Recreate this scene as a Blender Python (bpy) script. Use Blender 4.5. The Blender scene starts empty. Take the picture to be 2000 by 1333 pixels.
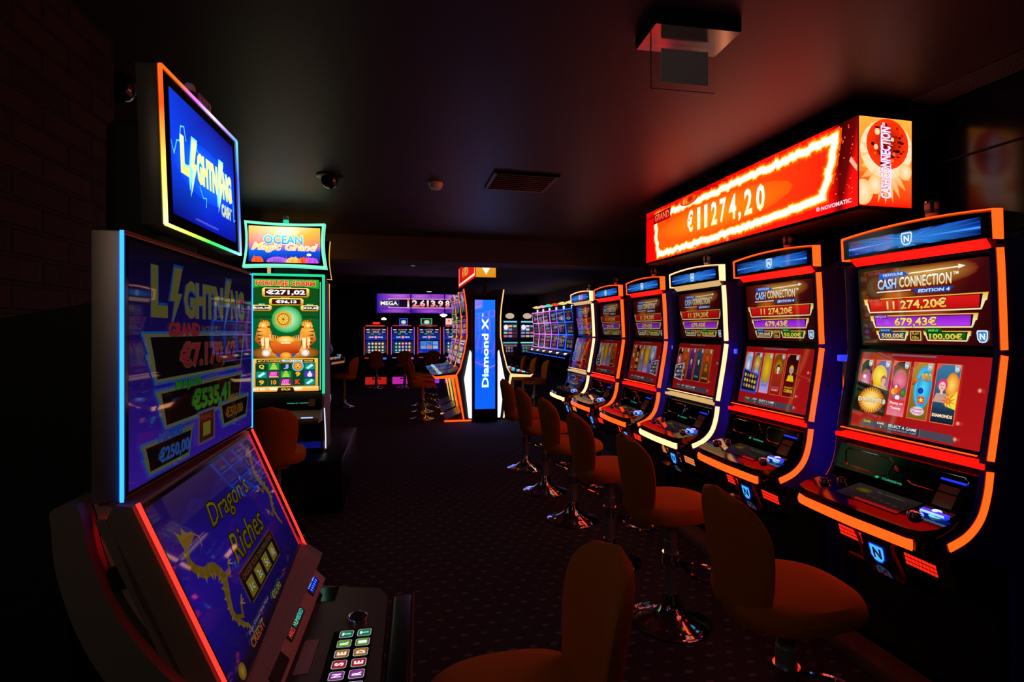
import bpy, bmesh, math, random
from mathutils import Vector, Matrix
random.seed(7)
PI = math.pi
sc = bpy.context.scene
COL = sc.collection

# ------------------------------------------------------------------ camera, world, exposure
cam_d = bpy.data.cameras.new('camera'); cam = bpy.data.objects.new('camera', cam_d); COL.objects.link(cam)
cam.location = (0, 0, 1.45)
cam.rotation_euler = (PI/2, 0, -math.atan(0.22))
cam_d.lens = 18; cam_d.sensor_width = 36; cam_d.shift_y = -0.01075
cam_d.clip_start = 0.02
sc.camera = cam
W = bpy.data.worlds.new('world'); sc.world = W; W.use_nodes = True
bg = W.node_tree.nodes['Background']
bg.inputs[0].default_value = (0.0012, 0.0009, 0.0012, 1); bg.inputs[1].default_value = 1.0
sc.view_settings.view_transform = 'Standard'; sc.view_settings.look = 'None'
sc.view_settings.exposure = 0.0; sc.view_settings.gamma = 1.0; sc.view_settings.use_curve_mapping = False
sc.cycles.max_bounces = 6; sc.cycles.diffuse_bounces = 3; sc.cycles.glossy_bounces = 4
sc.cycles.sample_clamp_indirect = 4.0

# ------------------------------------------------------------------ colours and materials
def lin(c):
    return c/12.92 if c <= 0.04045 else ((c+0.055)/1.055)**2.4
def H(s, k=1.0):
    s = s.lstrip('#')
    return tuple(lin(int(s[i:i+2], 16)/255.0)*k for i in (0, 2, 4))
MATS = {}
def mat(name, base=(.5, .5, .5), rough=.5, metal=0., spec=.5, emis=None, st=1.0, coat=0., sheen=0., trans=0., sample=True):
    if name in MATS: return MATS[name]
    m = bpy.data.materials.new(name); m.use_nodes = True
    b = m.node_tree.nodes['Principled BSDF']
    b.inputs['Base Color'].default_value = (*base, 1); b.inputs['Roughness'].default_value = rough
    b.inputs['Metallic'].default_value = metal; b.inputs['Specular IOR Level'].default_value = spec
    b.inputs['Coat Weight'].default_value = coat; b.inputs['Sheen Weight'].default_value = sheen
    b.inputs['Transmission Weight'].default_value = trans
    if emis:
        b.inputs['Emission Color'].default_value = (*emis, 1); b.inputs['Emission Strength'].default_value = st
        if not sample: m.cycles.emission_sampling = 'NONE'
    MATS[name] = m
    return m
def attr_mat(name, rough, sample):
    m = mat(name, (.003, .003, .003), rough, spec=.8, emis=(1, 1, 1), sample=sample)
    nt = m.node_tree; a = nt.nodes.new('ShaderNodeAttribute'); a.attribute_name = 'Col'
    nt.links.new(a.outputs['Color'], nt.nodes['Principled BSDF'].inputs['Emission Color'])
    return m
SCR = attr_mat('lit_screen', .03, True)
SCD = attr_mat('lit_screen_detail', .03, False)
GLOW = attr_mat('lit_colour_strip', .4, True)
BLACK = mat('gloss_black', (.004, .004, .005), .10)
BLK2 = mat('satin_black', (.006, .006, .007), .35)
BLUELIT = mat('side_panel_blue_light_tint', (.03, .03, .42), .35)  # black side panels, with the blue light on them put into the colour
MATT = mat('matt_black', (.008, .008, .009), .7)
CHROME = mat('chrome', (.75, .76, .78), .07, 1.)
SILVER = mat('satin_aluminium', (.62, .50, .42), .55, 1.)
GREYP = mat('grey_shell_plastic', (.26, .20, .18), .45)
DECKP = mat('deck_grey_metal', (.15, .12, .11), .42, .3)
POST = mat('stool_column_steel', (.34, .34, .38), .35, .35)
GREYM = mat('grey_plate', (.30, .30, .34), .5)
PLATE = mat('brushed_steel_plate', (.5, .43, .36), .16, 1.)
LENS = mat('camera_dome_glass', (.004, .004, .005), .04, coat=1.)
WHITEP = mat('white_plastic', (.85, .80, .76), .5)
PAPER = mat('paper_label', (.55, .42, .40), .8)
TAN = mat('yellow_label', (.30, .20, .05), .7)

LIGHTS = {}
def light(name, col, st=1.0, rough=.35, sample=True):
    return mat('light_'+name, (.02, .02, .02), rough, emis=col, st=st, sample=sample)
ORANGE = light('orange', (3.2, .155, .012), 1.0)
REDBAR = light('deep_red', (2.0, .008, .004), 1.0)
WARM = light('warm_white', (3.0, 1.1, .48), 1.0)
CREAM = light('cream', (.85, .52, .20), .8)
GRILLR = light('grille_red', (1.2, .02, .008), 1.0)
GRILLW = light('grille_amber', (.85, .22, .07), 1.0, sample=False)
CYAN = light('cyan', (.15, .75, 1.0), 1.1, sample=False)
BLUE = light('blue', (.01, .04, 1.0), 1.2)
BLUEW = light('blue_white', (.35, .55, 1.0), 1.4)
REDLED = light('red_led', (1.0, .018, .011), 3.2)
CYLED = light('cyan_led', (.012, .14, 1.0), 5.0)
TEAL = light('teal', (.015, .78, .36), 1.0)
TEALP = light('pale_teal', (.25, 1.0, .70), 1.0)
GOLD = light('gold', (.95, .50, .09), 1.0)
CREAM2 = light('pale_cream', (1.3, .78, .32), 1.0)
WHITEL = light('white', (.75, .85, 1.0), 1.0)
WHITEW = light('white_panel', (.72, .80, 1.1), 1.6)
WHITEH = light('lamp_white', (1.0, .95, .85), 2.0)
PURPLE = light('purple', (.30, .03, .75), 1.0)
MAGENTA = light('magenta', (.55, .02, .40), .9)
BLUEF = light('frame_blue', (.02, .13, 1.0), 1.2)
PINKF = light('frame_pink', (.95, .28, .95), 1.0)
VIOLF = light('frame_violet', (.34, .10, 1.0), 1.2)
REDF = light('frame_red', (.9, .03, .025), 1.0)
PURPF = light('frame_purple', (.55, .10, .85), 1.0)

def tex_mat(name, fn, rough=.7, spec=.3):
    m = mat(name, (.1, .1, .1), rough, spec=spec); fn(m.node_tree, m.node_tree.nodes['Principled BSDF']); return m
def nd(nt, t, **kw):
    n = nt.nodes.new(t)
    for k, v in kw.items(): setattr(n, k, v)
    return n
def mth(nt, op, a, b=None, c=None):
    n = nd(nt, 'ShaderNodeMath', operation=op)
    for i, x in enumerate((a, b, c)):
        if x is None: continue
        if isinstance(x, (int, float)): n.inputs[i].default_value = x
        else: nt.links.new(x, n.inputs[i])
    return n.outputs[0]

def f_carpet(nt, b):
    tc = nd(nt, 'ShaderNodeTexCoord'); sx = nd(nt, 'ShaderNodeSeparateXYZ'); nt.links.new(tc.outputs['Object'], sx.inputs[0])
    v = mth(nt, 'MULTIPLY', sx.outputs['Y'], 13.0); row = mth(nt, 'FLOOR', v)
    odd = mth(nt, 'MULTIPLY', mth(nt, 'MODULO', row, 2.0), .5)
    u = mth(nt, 'ADD', mth(nt, 'MULTIPLY', sx.outputs['X'], 10.0), odd)
    fx = mth(nt, 'SUBTRACT', mth(nt, 'FRACT', u), .5); fy = mth(nt, 'SUBTRACT', mth(nt, 'FRACT', v), .5)
    d = mth(nt, 'ADD', mth(nt, 'POWER', mth(nt, 'DIVIDE', fx, .19), 2.0), mth(nt, 'POWER', mth(nt, 'DIVIDE', fy, .13), 2.0))
    inside = mth(nt, 'LESS_THAN', d, 1.0)
    no = nd(nt, 'ShaderNodeTexNoise'); no.inputs['Scale'].default_value = 260; nt.links.new(tc.outputs['Object'], no.inputs['Vector'])
    n2 = nd(nt, 'ShaderNodeTexNoise'); n2.inputs['Scale'].default_value = 9; nt.links.new(tc.outputs['Object'], n2.inputs['Vector'])
    fac = mth(nt, 'MULTIPLY', inside, n2.outputs['Fac'])
    mx = nd(nt, 'ShaderNodeMix', data_type='RGBA'); nt.links.new(fac, mx.inputs['Factor'])
    mx.inputs['A'].default_value = (.062, .052, .082, 1); mx.inputs['B'].default_value = (.30, .27, .36, 1)
    nt.links.new(mx.outputs['Result'], b.inputs['Base Color'])
    bp = nd(nt, 'ShaderNodeBump'); bp.inputs['Strength'].default_value = .5; bp.inputs['Distance'].default_value = .004
    nt.links.new(no.outputs['Fac'], bp.inputs['Height']); nt.links.new(bp.outputs[0], b.inputs['Normal'])
CARPET = tex_mat('patterned_carpet', f_carpet, .95, .1)
def f_paint(col, sc_=40, st=.05):
    def f(nt, b):
        tc = nd(nt, 'ShaderNodeTexCoord'); no = nd(nt, 'ShaderNodeTexNoise'); no.inputs['Scale'].default_value = sc_
        nt.links.new(tc.outputs['Object'], no.inputs['Vector'])
        bp = nd(nt, 'ShaderNodeBump'); bp.inputs['Strength'].default_value = st; bp.inputs['Distance'].default_value = .01
        nt.links.new(no.outputs['Fac'], bp.inputs['Height']); nt.links.new(bp.outputs[0], b.inputs['Normal'])
        b.inputs['Base Color'].default_value = (*col, 1)
    return f
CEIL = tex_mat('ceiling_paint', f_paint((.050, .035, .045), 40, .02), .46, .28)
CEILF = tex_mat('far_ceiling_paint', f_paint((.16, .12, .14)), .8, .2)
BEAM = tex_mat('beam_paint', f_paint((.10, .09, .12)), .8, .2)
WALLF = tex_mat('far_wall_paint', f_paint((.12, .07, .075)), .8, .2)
def f_brick(nt, b):
    tc = nd(nt, 'ShaderNodeTexCoord'); sx = nd(nt, 'ShaderNodeSeparateXYZ'); nt.links.new(tc.outputs['Object'], sx.inputs[0])
    cb = nd(nt, 'ShaderNodeCombineXYZ')
    nt.links.new(mth(nt, 'ADD', sx.outputs['Y'], sx.outputs['X']), cb.inputs[0]); nt.links.new(sx.outputs['Z'], cb.inputs[1])
    br = nd(nt, 'ShaderNodeTexBrick'); nt.links.new(cb.outputs[0], br.inputs['Vector'])
    br.inputs['Scale'].default_value = 1.0; br.inputs['Brick Width'].default_value = .24; br.inputs['Row Height'].default_value = .075
    br.inputs['Mortar Size'].default_value = .009; br.inputs['Mortar Smooth'].default_value = .4
    br.inputs['Color1'].default_value = (.022, .015, .016, 1); br.inputs['Color2'].default_value = (.045, .030, .030, 1); br.inputs['Mortar'].default_value = (.02, .015, .015, 1)
    no = nd(nt, 'ShaderNodeTexNoise'); no.inputs['Scale'].default_value = 18; nt.links.new(tc.outputs['Object'], no.inputs['Vector'])
    nt.links.new(br.outputs['Color'], b.inputs['Base Color'])
    h = mth(nt, 'ADD', mth(nt, 'MULTIPLY', no.outputs['Fac'], .6), mth(nt, 'SUBTRACT', 1.0, br.outputs['Fac']))
    bp = nd(nt, 'ShaderNodeBump'); bp.inputs['Strength'].default_value = .9; bp.inputs['Distance'].default_value = .012
    nt.links.new(h, bp.inputs['Height']); nt.links.new(bp.outputs[0], b.inputs['Normal'])
BRICK = tex_mat('dark_brick', f_brick, .75, .3)
def f_fabric(nt, b):
    tc = nd(nt, 'ShaderNodeTexCoord'); no = nd(nt, 'ShaderNodeTexNoise'); no.inputs['Scale'].default_value = 700
    nt.links.new(tc.outputs['Object'], no.inputs['Vector'])
    bp = nd(nt, 'ShaderNodeBump'); bp.inputs['Strength'].default_value = .25; bp.inputs['Distance'].default_value = .002
    nt.links.new(no.outputs['Fac'], bp.inputs['Height']); nt.links.new(bp.outputs[0], b.inputs['Normal'])
    b.inputs['Base Color'].default_value = (.62, .175, .014, 1)
FABRIC = tex_mat('orange_velvet', f_fabric, .85, .15)
GLOSSW = mat('gloss_wall_panel', (.006, .006, .024), .16)  # blue ambient light on the dark wall is mixed into its base colour

# ------------------------------------------------------------------ mesh building
class MB:
    def __init__(s): s.v = []; s.f = []; s.m = []; s.c = []; s.mats = []
    def mi(s, m):
        if m not in s.mats: s.mats.append(m)
        return s.mats.index(m)
    def add(s, vs, fs, m, cols=None):
        o = len(s.v); k = s.mi(m); s.v += [tuple(x) for x in vs]
        for i, f in enumerate(fs):
            s.f.append([a+o for a in f]); s.m.append(k)
            s.c.append(None if cols is None else ([cols[a] for a in f] if len(cols) == len(vs) and len(cols) != 1 else [cols[0]]*len(f)))
        return s
    def box(s, x0, x1, y0, y1, z0, z1, m, r=0.0, seg=2):
        bm = bmesh.new(); bmesh.ops.create_cube(bm, size=1)
        for v in bm.verts: v.co = Vector(((x0+x1)/2+v.co.x*(x1-x0), (y0+y1)/2+v.co.y*(y1-y0), (z0+z1)/2+v.co.z*(z1-z0)))
        if r > 0: bmesh.ops.bevel(bm, geom=list(bm.edges), offset=r, segments=seg, profile=.5, affect='EDGES')
        bm.verts.index_update(); s.add([v.co for v in bm.verts], [[v.index for v in f.verts] for f in bm.faces], m); bm.free(); return s
    def prism(s, poly, x0, x1, m):                                   # poly in (y, z), swept along x
        n = len(poly); a = sum(poly[i][0]*poly[(i+1) % n][1]-poly[(i+1) % n][0]*poly[i][1] for i in range(n))
        if a < 0: poly = poly[::-1]
        vs = [(x0, y, z) for y, z in poly]+[(x1, y, z) for y, z in poly]
        fs = [list(range(n))[::-1], list(range(n, 2*n))]+[[i, (i+1) % n, n+(i+1) % n, n+i] for i in range(n)]
        return s.add(vs, fs, m)
    def slab(s, poly, z0, z1, m, ztop=None):                         # poly in (x, y), swept along z
        n = len(poly); a = sum(poly[i][0]*poly[(i+1) % n][1]-poly[(i+1) % n][0]*poly[i][1] for i in range(n))
        if a < 0: poly = poly[::-1]
        vs = [(x, y, z0) for x, y in poly]+[(x, y, ztop(x, y) if ztop else z1) for x, y in poly]
        fs = [list(range(n))[::-1], list(range(n, 2*n))]+[[i, (i+1) % n, n+(i+1) % n, n+i] for i in range(n)]
        return s.add(vs, fs, m)
    def ribbon(s, path, th, x0, x1, m):                              # strip following a (y, z) path, th thick
        n = len(path); off = []
        for i in range(n):
            p, q = path[max(i-1, 0)], path[min(i+1, n-1)]; dy, dz = q[0]-p[0], q[1]-p[1]; l = math.hypot(dy, dz) or 1
            off.append((path[i][0]-dz/l*th, path[i][1]+dy/l*th))
        for i in range(n-1):
            s.prism([path[i], path[i+1], off[i+1], off[i]], x0, x1, m)
        return s
    def tube(s, pts, r, m, n=8, closed=False):
        P = [Vector(p) for p in pts]; k = len(P); vs = []
        up = Vector((0, 0, 1))
        for i in range(k):
            t = ((P[(i+1) % k]-P[i-1]) if closed else (P[min(i+1, k-1)]-P[max(i-1, 0)])).normalized()
            a = t.cross(up)
            if a.length < .05: a = t.cross(Vector((1, 0, 0)))
            a.normalize(); b = a.cross(t)
            vs += [P[i]+(a*math.cos(2*PI*j/n)+b*math.sin(2*PI*j/n))*r for j in range(n)]
        fs = []
        for i in range(k if closed else k-1):
            for j in range(n):
                A = i*n; B = ((i+1) % k)*n; fs.append([A+j, A+(j+1) % n, B+(j+1) % n, B+j])
        if not closed: fs += [list(range(n))[::-1], list(range((k-1)*n, k*n))]
        return s.add(vs, fs, m)
    def lathe(s, prof, m, n=24, c=(0, 0, 0)):
        vs = []; fs = []; k = len(prof)
        for r, z in prof:
            vs += [(c[0]+r*math.cos(2*PI*j/n), c[1]+r*math.sin(2*PI*j/n), c[2]+z) for j in range(n)]
        for i in range(k-1):
            for j in range(n): fs.append([i*n+j, i*n+(j+1) % n, (i+1)*n+(j+1) % n, (i+1)*n+j])
        fs += [list(range(n))[::-1], list(range((k-1)*n, k*n))]
        return s.add(vs, fs, m)
    def loft(s, rings, m):
        n = len(rings[0]); vs = [p for r in rings for p in r]; fs = []
        for i in range(len(rings)-1):
            for j in range(n): fs.append([i*n+j, i*n+(j+1) % n, (i+1)*n+(j+1) % n, (i+1)*n+j])
        fs += [list(range(n))[::-1], list(range((len(rings)-1)*n, len(rings)*n))]
        return s.add(vs, fs, m)
    def xform(s, M):
        s.v = [tuple(M @ Vector(p)) for p in s.v]; return s
    def mesh(s, name, sharp=38):
        me = bpy.data.meshes.new(name); me.from_pydata(s.v, [], s.f)
        for m in s.mats: me.materials.append(m)
        me.polygons.foreach_set('material_index', s.m)
        if any(c is not None for c in s.c):
            at = me.color_attributes.new('Col', 'FLOAT_COLOR', 'CORNER'); dat = []
            for f, c in zip(s.f, s.c):
                for j in range(len(f)): dat += [*(c[j] if c else (0, 0, 0)), 1.0]
            at.data.foreach_set('color', dat)
        me.polygons.foreach_set('use_smooth', [True]*len(s.f))
        me.set_sharp_from_angle(angle=math.radians(sharp))
        me.update(); return me

def smooth(pts, n=6):
    out = []; k = len(pts)
    for i in range(k-1):
        p0, p1, p2, p3 = pts[max(i-1, 0)], pts[i], pts[i+1], pts[min(i+2, k-1)]
        for j in range(n):
            t = j/n
            out.append(tuple(.5*((2*b)+(-a+c)*t+(2*a-5*b+4*c-d)*t*t+(-a+3*b-3*c+d)*t**3) for a, b, c, d in zip(p0, p1, p2, p3)))
    return out+[tuple(pts[-1])]

# ------------------------------------------------------------------ lit artwork on a screen
_gl = {}
def glyphs(s, bold, shear, space):
    k = (s, bold, shear, space)
    if k in _gl: return _gl[k]
    cu = bpy.data.curves.new('lettering', 'FONT'); cu.body = s; cu.size = 1; cu.offset = bold; cu.shear = shear
    cu.space_character = space; cu.resolution_u = 2; cu.fill_mode = 'FRONT'
    ob = bpy.data.objects.new('lettering', cu); COL.objects.link(ob)
    ev = ob.evaluated_get(bpy.context.evaluated_depsgraph_get()); me = ev.to_mesh()
    r = ([(v.co.x, v.co.y) for v in me.vertices], [list(p.vertices) for p in me.polygons])
    ev.to_mesh_clear(); bpy.data.objects.remove(ob); bpy.data.curves.remove(cu)
    _gl[k] = r; return r

class Art:
    """A picture in design units (0..w, 0..h, origin bottom left) shown by a lit screen."""
    def __init__(s, w, h): s.w = w; s.h = h; s.L = 0; s.it = []; s.k = 1.0
    def up(s): s.L += 1; return s
    def _c(s, c): return tuple(x*s.k for x in (H(c) if isinstance(c, str) else c))
    def poly(s, pts, c, cols=None):
        s.it.append((s.L, pts, [list(range(len(pts)))], [s._c(x) for x in cols] if cols else [s._c(c)])); return s
    def rect(s, x0, y0, x1, y1, c, ctop=None):
        p = [(x0, y0), (x1, y0), (x1, y1), (x0, y1)]
        return s.poly(p, c, [c, c, ctop, ctop] if ctop else None)
    def quadc(s, x0, y0, x1, y1, bl, br, tr, tl): return s.poly([(x0, y0), (x1, y0), (x1, y1), (x0, y1)], bl, [bl, br, tr, tl])
    def rad(s, cx, cy, rx, ry, c, ce=None, n=20, a0=0, a1=2*PI):
        pts = [(cx, cy)]+[(cx+rx*math.cos(a0+(a1-a0)*i/n), cy+ry*math.sin(a0+(a1-a0)*i/n)) for i in range(n+1)]
        fs = [[0, i, i+1] for i in range(1, n+1)]
        cc = s._c(c); ce_ = s._c(ce or c); s.it.append((s.L, pts, fs, [cc]+[ce_]*(n+1))); return s
    def ring(s, cx, cy, rx, ry, t, c, n=24):
        pts = []; fs = []
        for i in range(n):
            a = 2*PI*i/n
            pts += [(cx+rx*math.cos(a), cy+ry*math.sin(a)), (cx+(rx-t)*math.cos(a), cy+(ry-t)*math.sin(a))]
        for i in range(n): j = (i+1) % n; fs.append([2*i, 2*j, 2*j+1, 2*i+1])
        s.it.append((s.L, pts, fs, [s._c(c)])); return s
    def line(s, pts, t, c, closed=False):
        k = len(pts)
        for i in range(k if closed else k-1):
            (x0, y0), (x1, y1) = pts[i], pts[(i+1) % k]; l = math.hypot(x1-x0, y1-y0) or 1
            nx, ny = -(y1-y0)/l*t/2, (x1-x0)/l*t/2; ex, ey = (x1-x0)/l*t/2.2, (y1-y0)/l*t/2.2
            s.poly([(x0-ex+nx, y0-ey+ny), (x0-ex-nx, y0-ey-ny), (x1+ex-nx, y1+ey-ny), (x1+ex+nx, y1+ey+ny)], c)
        return s
    def frame(s, x0, y0, x1, y1, t, c): return s.line([(x0, y0), (x1, y0), (x1, y1), (x0, y1)], t, c, True)
    def burst(s, cx, cy, r0, r1, n, c, ce, sx=1, a=0):
        pts = [(cx, cy)]+[(cx+sx*(r1 if i % 2 else r0)*math.cos(a+PI*i/n), cy+(r1 if i % 2 else r0)*math.sin(a+PI*i/n)) for i in range(2*n)]
        s.it.append((s.L, pts, [[0, 1+i, 1+(i+1) % (2*n)] for i in range(2*n)], [s._c(c)]+[s._c(ce)]*(2*n))); return s
    def text(s, t, x0, y0, x1, y1, c, c2=None, bold=.02, shear=0., rot=0, out=None, ow=.035, space=1.0):
        base, _ = glyphs(t, bold, shear, space)
        bx0 = min(p[0] for p in base); bx1 = max(p[0] for p in base); by0 = min(p[1] for p in base); by1 = max(p[1] for p in base)
        def put(b, ca, cb):
            vs, fs = glyphs(t, b, shear, space); P = []; cs = []
            for x, y in vs:
                u = (x-bx0)/(bx1-bx0); v = (y-by0)/(by1-by0)
                P.append((x0+u*(x1-x0), y0+v*(y1-y0)) if rot == 0 else (x1-v*(x1-x0), y0+u*(y1-y0)))
                w = min(max(v, 0), 1); cs.append(tuple(p*(1-w)+q*w for p, q in zip(cb, ca)))
            s.it.append((s.L, P, fs, cs))
        if out: s.up(); put(bold+ow, s._c(out), s._c(out))
        s.up(); put(bold, s._c(c), s._c(c2 or c)); return s
    def bolt(s, x0, y0, x1, y1, c, flip=False):
        p = [(.35, 1), (1, 1), (.62, .58), (.95, .58), (.1, 0), (.38, .45), (0, .45)]
        if flip: p = [(1-a, b) for a, b in p][::-1]
        return s.poly([(x0+a*(x1-x0), y0+b*(y1-y0)) for a, b in p], c)
    def to(s, mb, fx, mb_mat=None, eps=.00010):
        """fx(u, v, off) -> point, u and v in 0..1"""
        for L, pts, fs, cols in s.it:
            if len(fs) == 1:
                n = len(pts); a = sum(pts[i][0]*pts[(i+1) % n][1]-pts[(i+1) % n][0]*pts[i][1] for i in range(n))
                if a < 0: fs = [fs[0][::-1]]
            mb.add([fx(min(max(x/s.w, 0), 1), min(max(y/s.h, 0), 1), (L+1)*eps) for x, y in pts], fs, (SCR if L == 0 else SCD) if mb_mat is None else mb_mat, cols)
        return mb
def plane(x0, x1, yb, zb, yt, zt):
    """screen plane facing local -y: bottom edge at (yb, zb), top edge at (yt, zt)"""
    l = math.hypot(yt-yb, zt-zb); ny, nz = -(zt-zb)/l, (yt-yb)/l
    return lambda u, v, o: (x0+(x1-x0)*u, yb+(yt-yb)*v+ny*o, zb+(zt-zb)*v+nz*o)
def panel(art, x0, x1, yb, zb, yt, zt, bezel=.0, thick=.012, bm=None):
    """a screen part: black glass slab with the lit picture on it"""
    mb = MB(); l = math.hypot(yt-yb, zt-zb); ny, nz = -(zt-zb)/l, (yt-yb)/l; ty, tz = (yt-yb)/l*bezel, (zt-zb)/l*bezel
    a = (yb-ty, zb-tz); b = (yt+ty, zt+tz)
    mb.prism([a, b, (b[0]-ny*thick, b[1]-nz*thick), (a[0]-ny*thick, a[1]-nz*thick)], x0-bezel, x1+bezel, bm or BLACK)
    return art.to(mb, plane(x0, x1, yb, zb, yt, zt))

# ------------------------------------------------------------------ objects
CACHE = {}
def link(name, me, parent=None, loc=None):
    o = bpy.data.objects.new(name, me); COL.objects.link(o)
    if parent is not None: o.parent = parent
    if loc: o.location = loc
    return o
def part(name, parent, mb, key=None, label=None):
    """mb: an MB or a function that makes one (cached under key)"""
    if key and key in CACHE: me = CACHE[key]
    else:
        me = (mb() if callable(mb) else mb).mesh(name)
        if key: CACHE[key] = me
    o = link(name, me, parent)
    if label: o['label'] = label
    return o
def thing(name, label, cat, loc=(0, 0, 0), rz=0.0, group=None):
    o = bpy.data.objects.new(name, None); COL.objects.link(o); o.location = loc; o.rotation_euler = (0, 0, rz)
    o.empty_display_size = .1; o['label'] = label; o['category'] = cat
    if group: o['group'] = group
    return o
def single(name, label, cat, mb, loc=(0, 0, 0), rz=0., group=None, key=None):
    o = part(name, None, mb, key); o.location = loc; o.rotation_euler = (0, 0, rz); o['label'] = label; o['category'] = cat
    if group: o['group'] = group
    return o
def struct(name, mb):
    o = link(name, mb.mesh(name)); o['kind'] = 'structure'; return o
def dup(root, loc, rz, label, group=None):
    c = root.copy(); COL.objects.link(c); c.location = loc; c.rotation_euler = (0, 0, rz); c['label'] = label
    if group: c['group'] = group
    for ch in list(root.children):
        d = ch.copy(); COL.objects.link(d); d.parent = c
        for g in list(ch.children):
            e = g.copy(); COL.objects.link(e); e.parent = d
    return c

# ================================================================== SETTING
struct('floor', MB().box(-7, 9, -1.5, 23.5, -.1, 0, CARPET))
struct('ceiling', MB().box(-5, 5, -1.5, 5.75, 2.48, 2.9, CEIL))
struct('trim_1', MB().box(-5, 5.6, 5.75, 6.2, 2.215, 2.96, BEAM))                 # the dropped beam across the room
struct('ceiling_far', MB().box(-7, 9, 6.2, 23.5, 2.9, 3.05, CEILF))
struct('wall_left', MB().box(-2.2, -1.0, -1.2, 2.10, 0, 2.48, BRICK))
wr = MB().box(2.40, 2.55, -1.4, 4.75, 0, 2.48, GLOSSW)
struct('wall_right', wr)
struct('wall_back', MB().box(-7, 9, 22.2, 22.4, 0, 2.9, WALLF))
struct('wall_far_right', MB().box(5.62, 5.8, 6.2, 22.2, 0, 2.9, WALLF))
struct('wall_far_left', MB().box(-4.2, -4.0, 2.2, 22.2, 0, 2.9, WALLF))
struct('trim_2', MB().box(2.392, 2.40, -1.4, 4.75, 2.205, 2.212, MATT).box(2.392, 2.40, -1.4, 4.75, 1.845, 1.852, MATT))   # panel joints

# ================================================================== PICTURES
def shield(a, x0, y0, x1, y1, rim='#e8f2ff', face='#3f8fd8', ch='#ffffff', t='N'):
    w, h = x1-x0, y1-y0
    p = lambda f: [(x0+w*(.5+(u-.5)*f), y0+h*(.5+(v-.5)*f)) for u, v in ((.08, 1), (.92, 1), (1, .85), (.95, .3), (.78, .06), (.5, 0), (.22, .06), (.05, .3), (0, .85))]
    a.up().poly(p(1), rim); a.up().poly(p(.8), face); a.text(t, x0+w*.27, y0+h*.26, x1-w*.27, y1-h*.24, ch, bold=.03)
def art_header():
    a = Art(540, 62)
    a.quadc(0, 0, 270, 62, '#0a2a9a', '#2f86e0', '#2a66c0', '#04103f'); a.quadc(270, 0, 540, 62, '#2f86e0', '#061a60', '#0b48d8', '#2a66c0')
    a.up()
    for m in (1, -1):
        for y0, y1, c in ((62, 50, '#03103c'), (44, 36, '#052070'), (30, 22, '#4a9cf0'), (14, 8, '#04103c'), (2, 0, '#0a2a80')):
            a.poly([(270, 31), (270+m*270, y0), (270+m*270, y1)], c, ['#3c90e8', c, c])
        for x0, x1, yy in ((20, 60, 62), (110, 150, 62), (40, 90, 0), (140, 170, 0)):
            a.poly([(270, 31), (270+m*x0, yy), (270+m*x1, yy)], '#03103c', ['#58b0f8', '#041450', '#041450'])
    shield(a, 246, 6, 294, 58); return a
def jbar(a, x0, y0, x1, y1, edge, inn, inn2, b=5.5):
    w = y1-y0
    z = [(x0, y1), (x0+.10*w, y1-.42*w), (x0+.22*w, y1-.44*w), (x0+.3*w, y1-.75*w), (x0+.42*w, y0), (x1-.42*w, y0), (x1-.30*w, y1-.75*w), (x1-.20*w, y1-.5*w), (x1-.1*w, y1-.46*w), (x1, y1)]
    a.up().poly(z, edge, [edge if i in (0, 9) else '#f6e6a8' for i in range(10)])
    m = y0+b; M = y1-b*.8
    a.up().poly([(x0+.30*w, M), (x0+.47*w, m), (x1-.47*w, m), (x1-.30*w, M)], '#160406')
    a.up().poly([(x0+.46*w, M-3), (x0+.54*w, m+2), (x1-.54*w, m+2), (x1-.46*w, M-3)], inn, [inn, inn2, inn2, inn])
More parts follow.
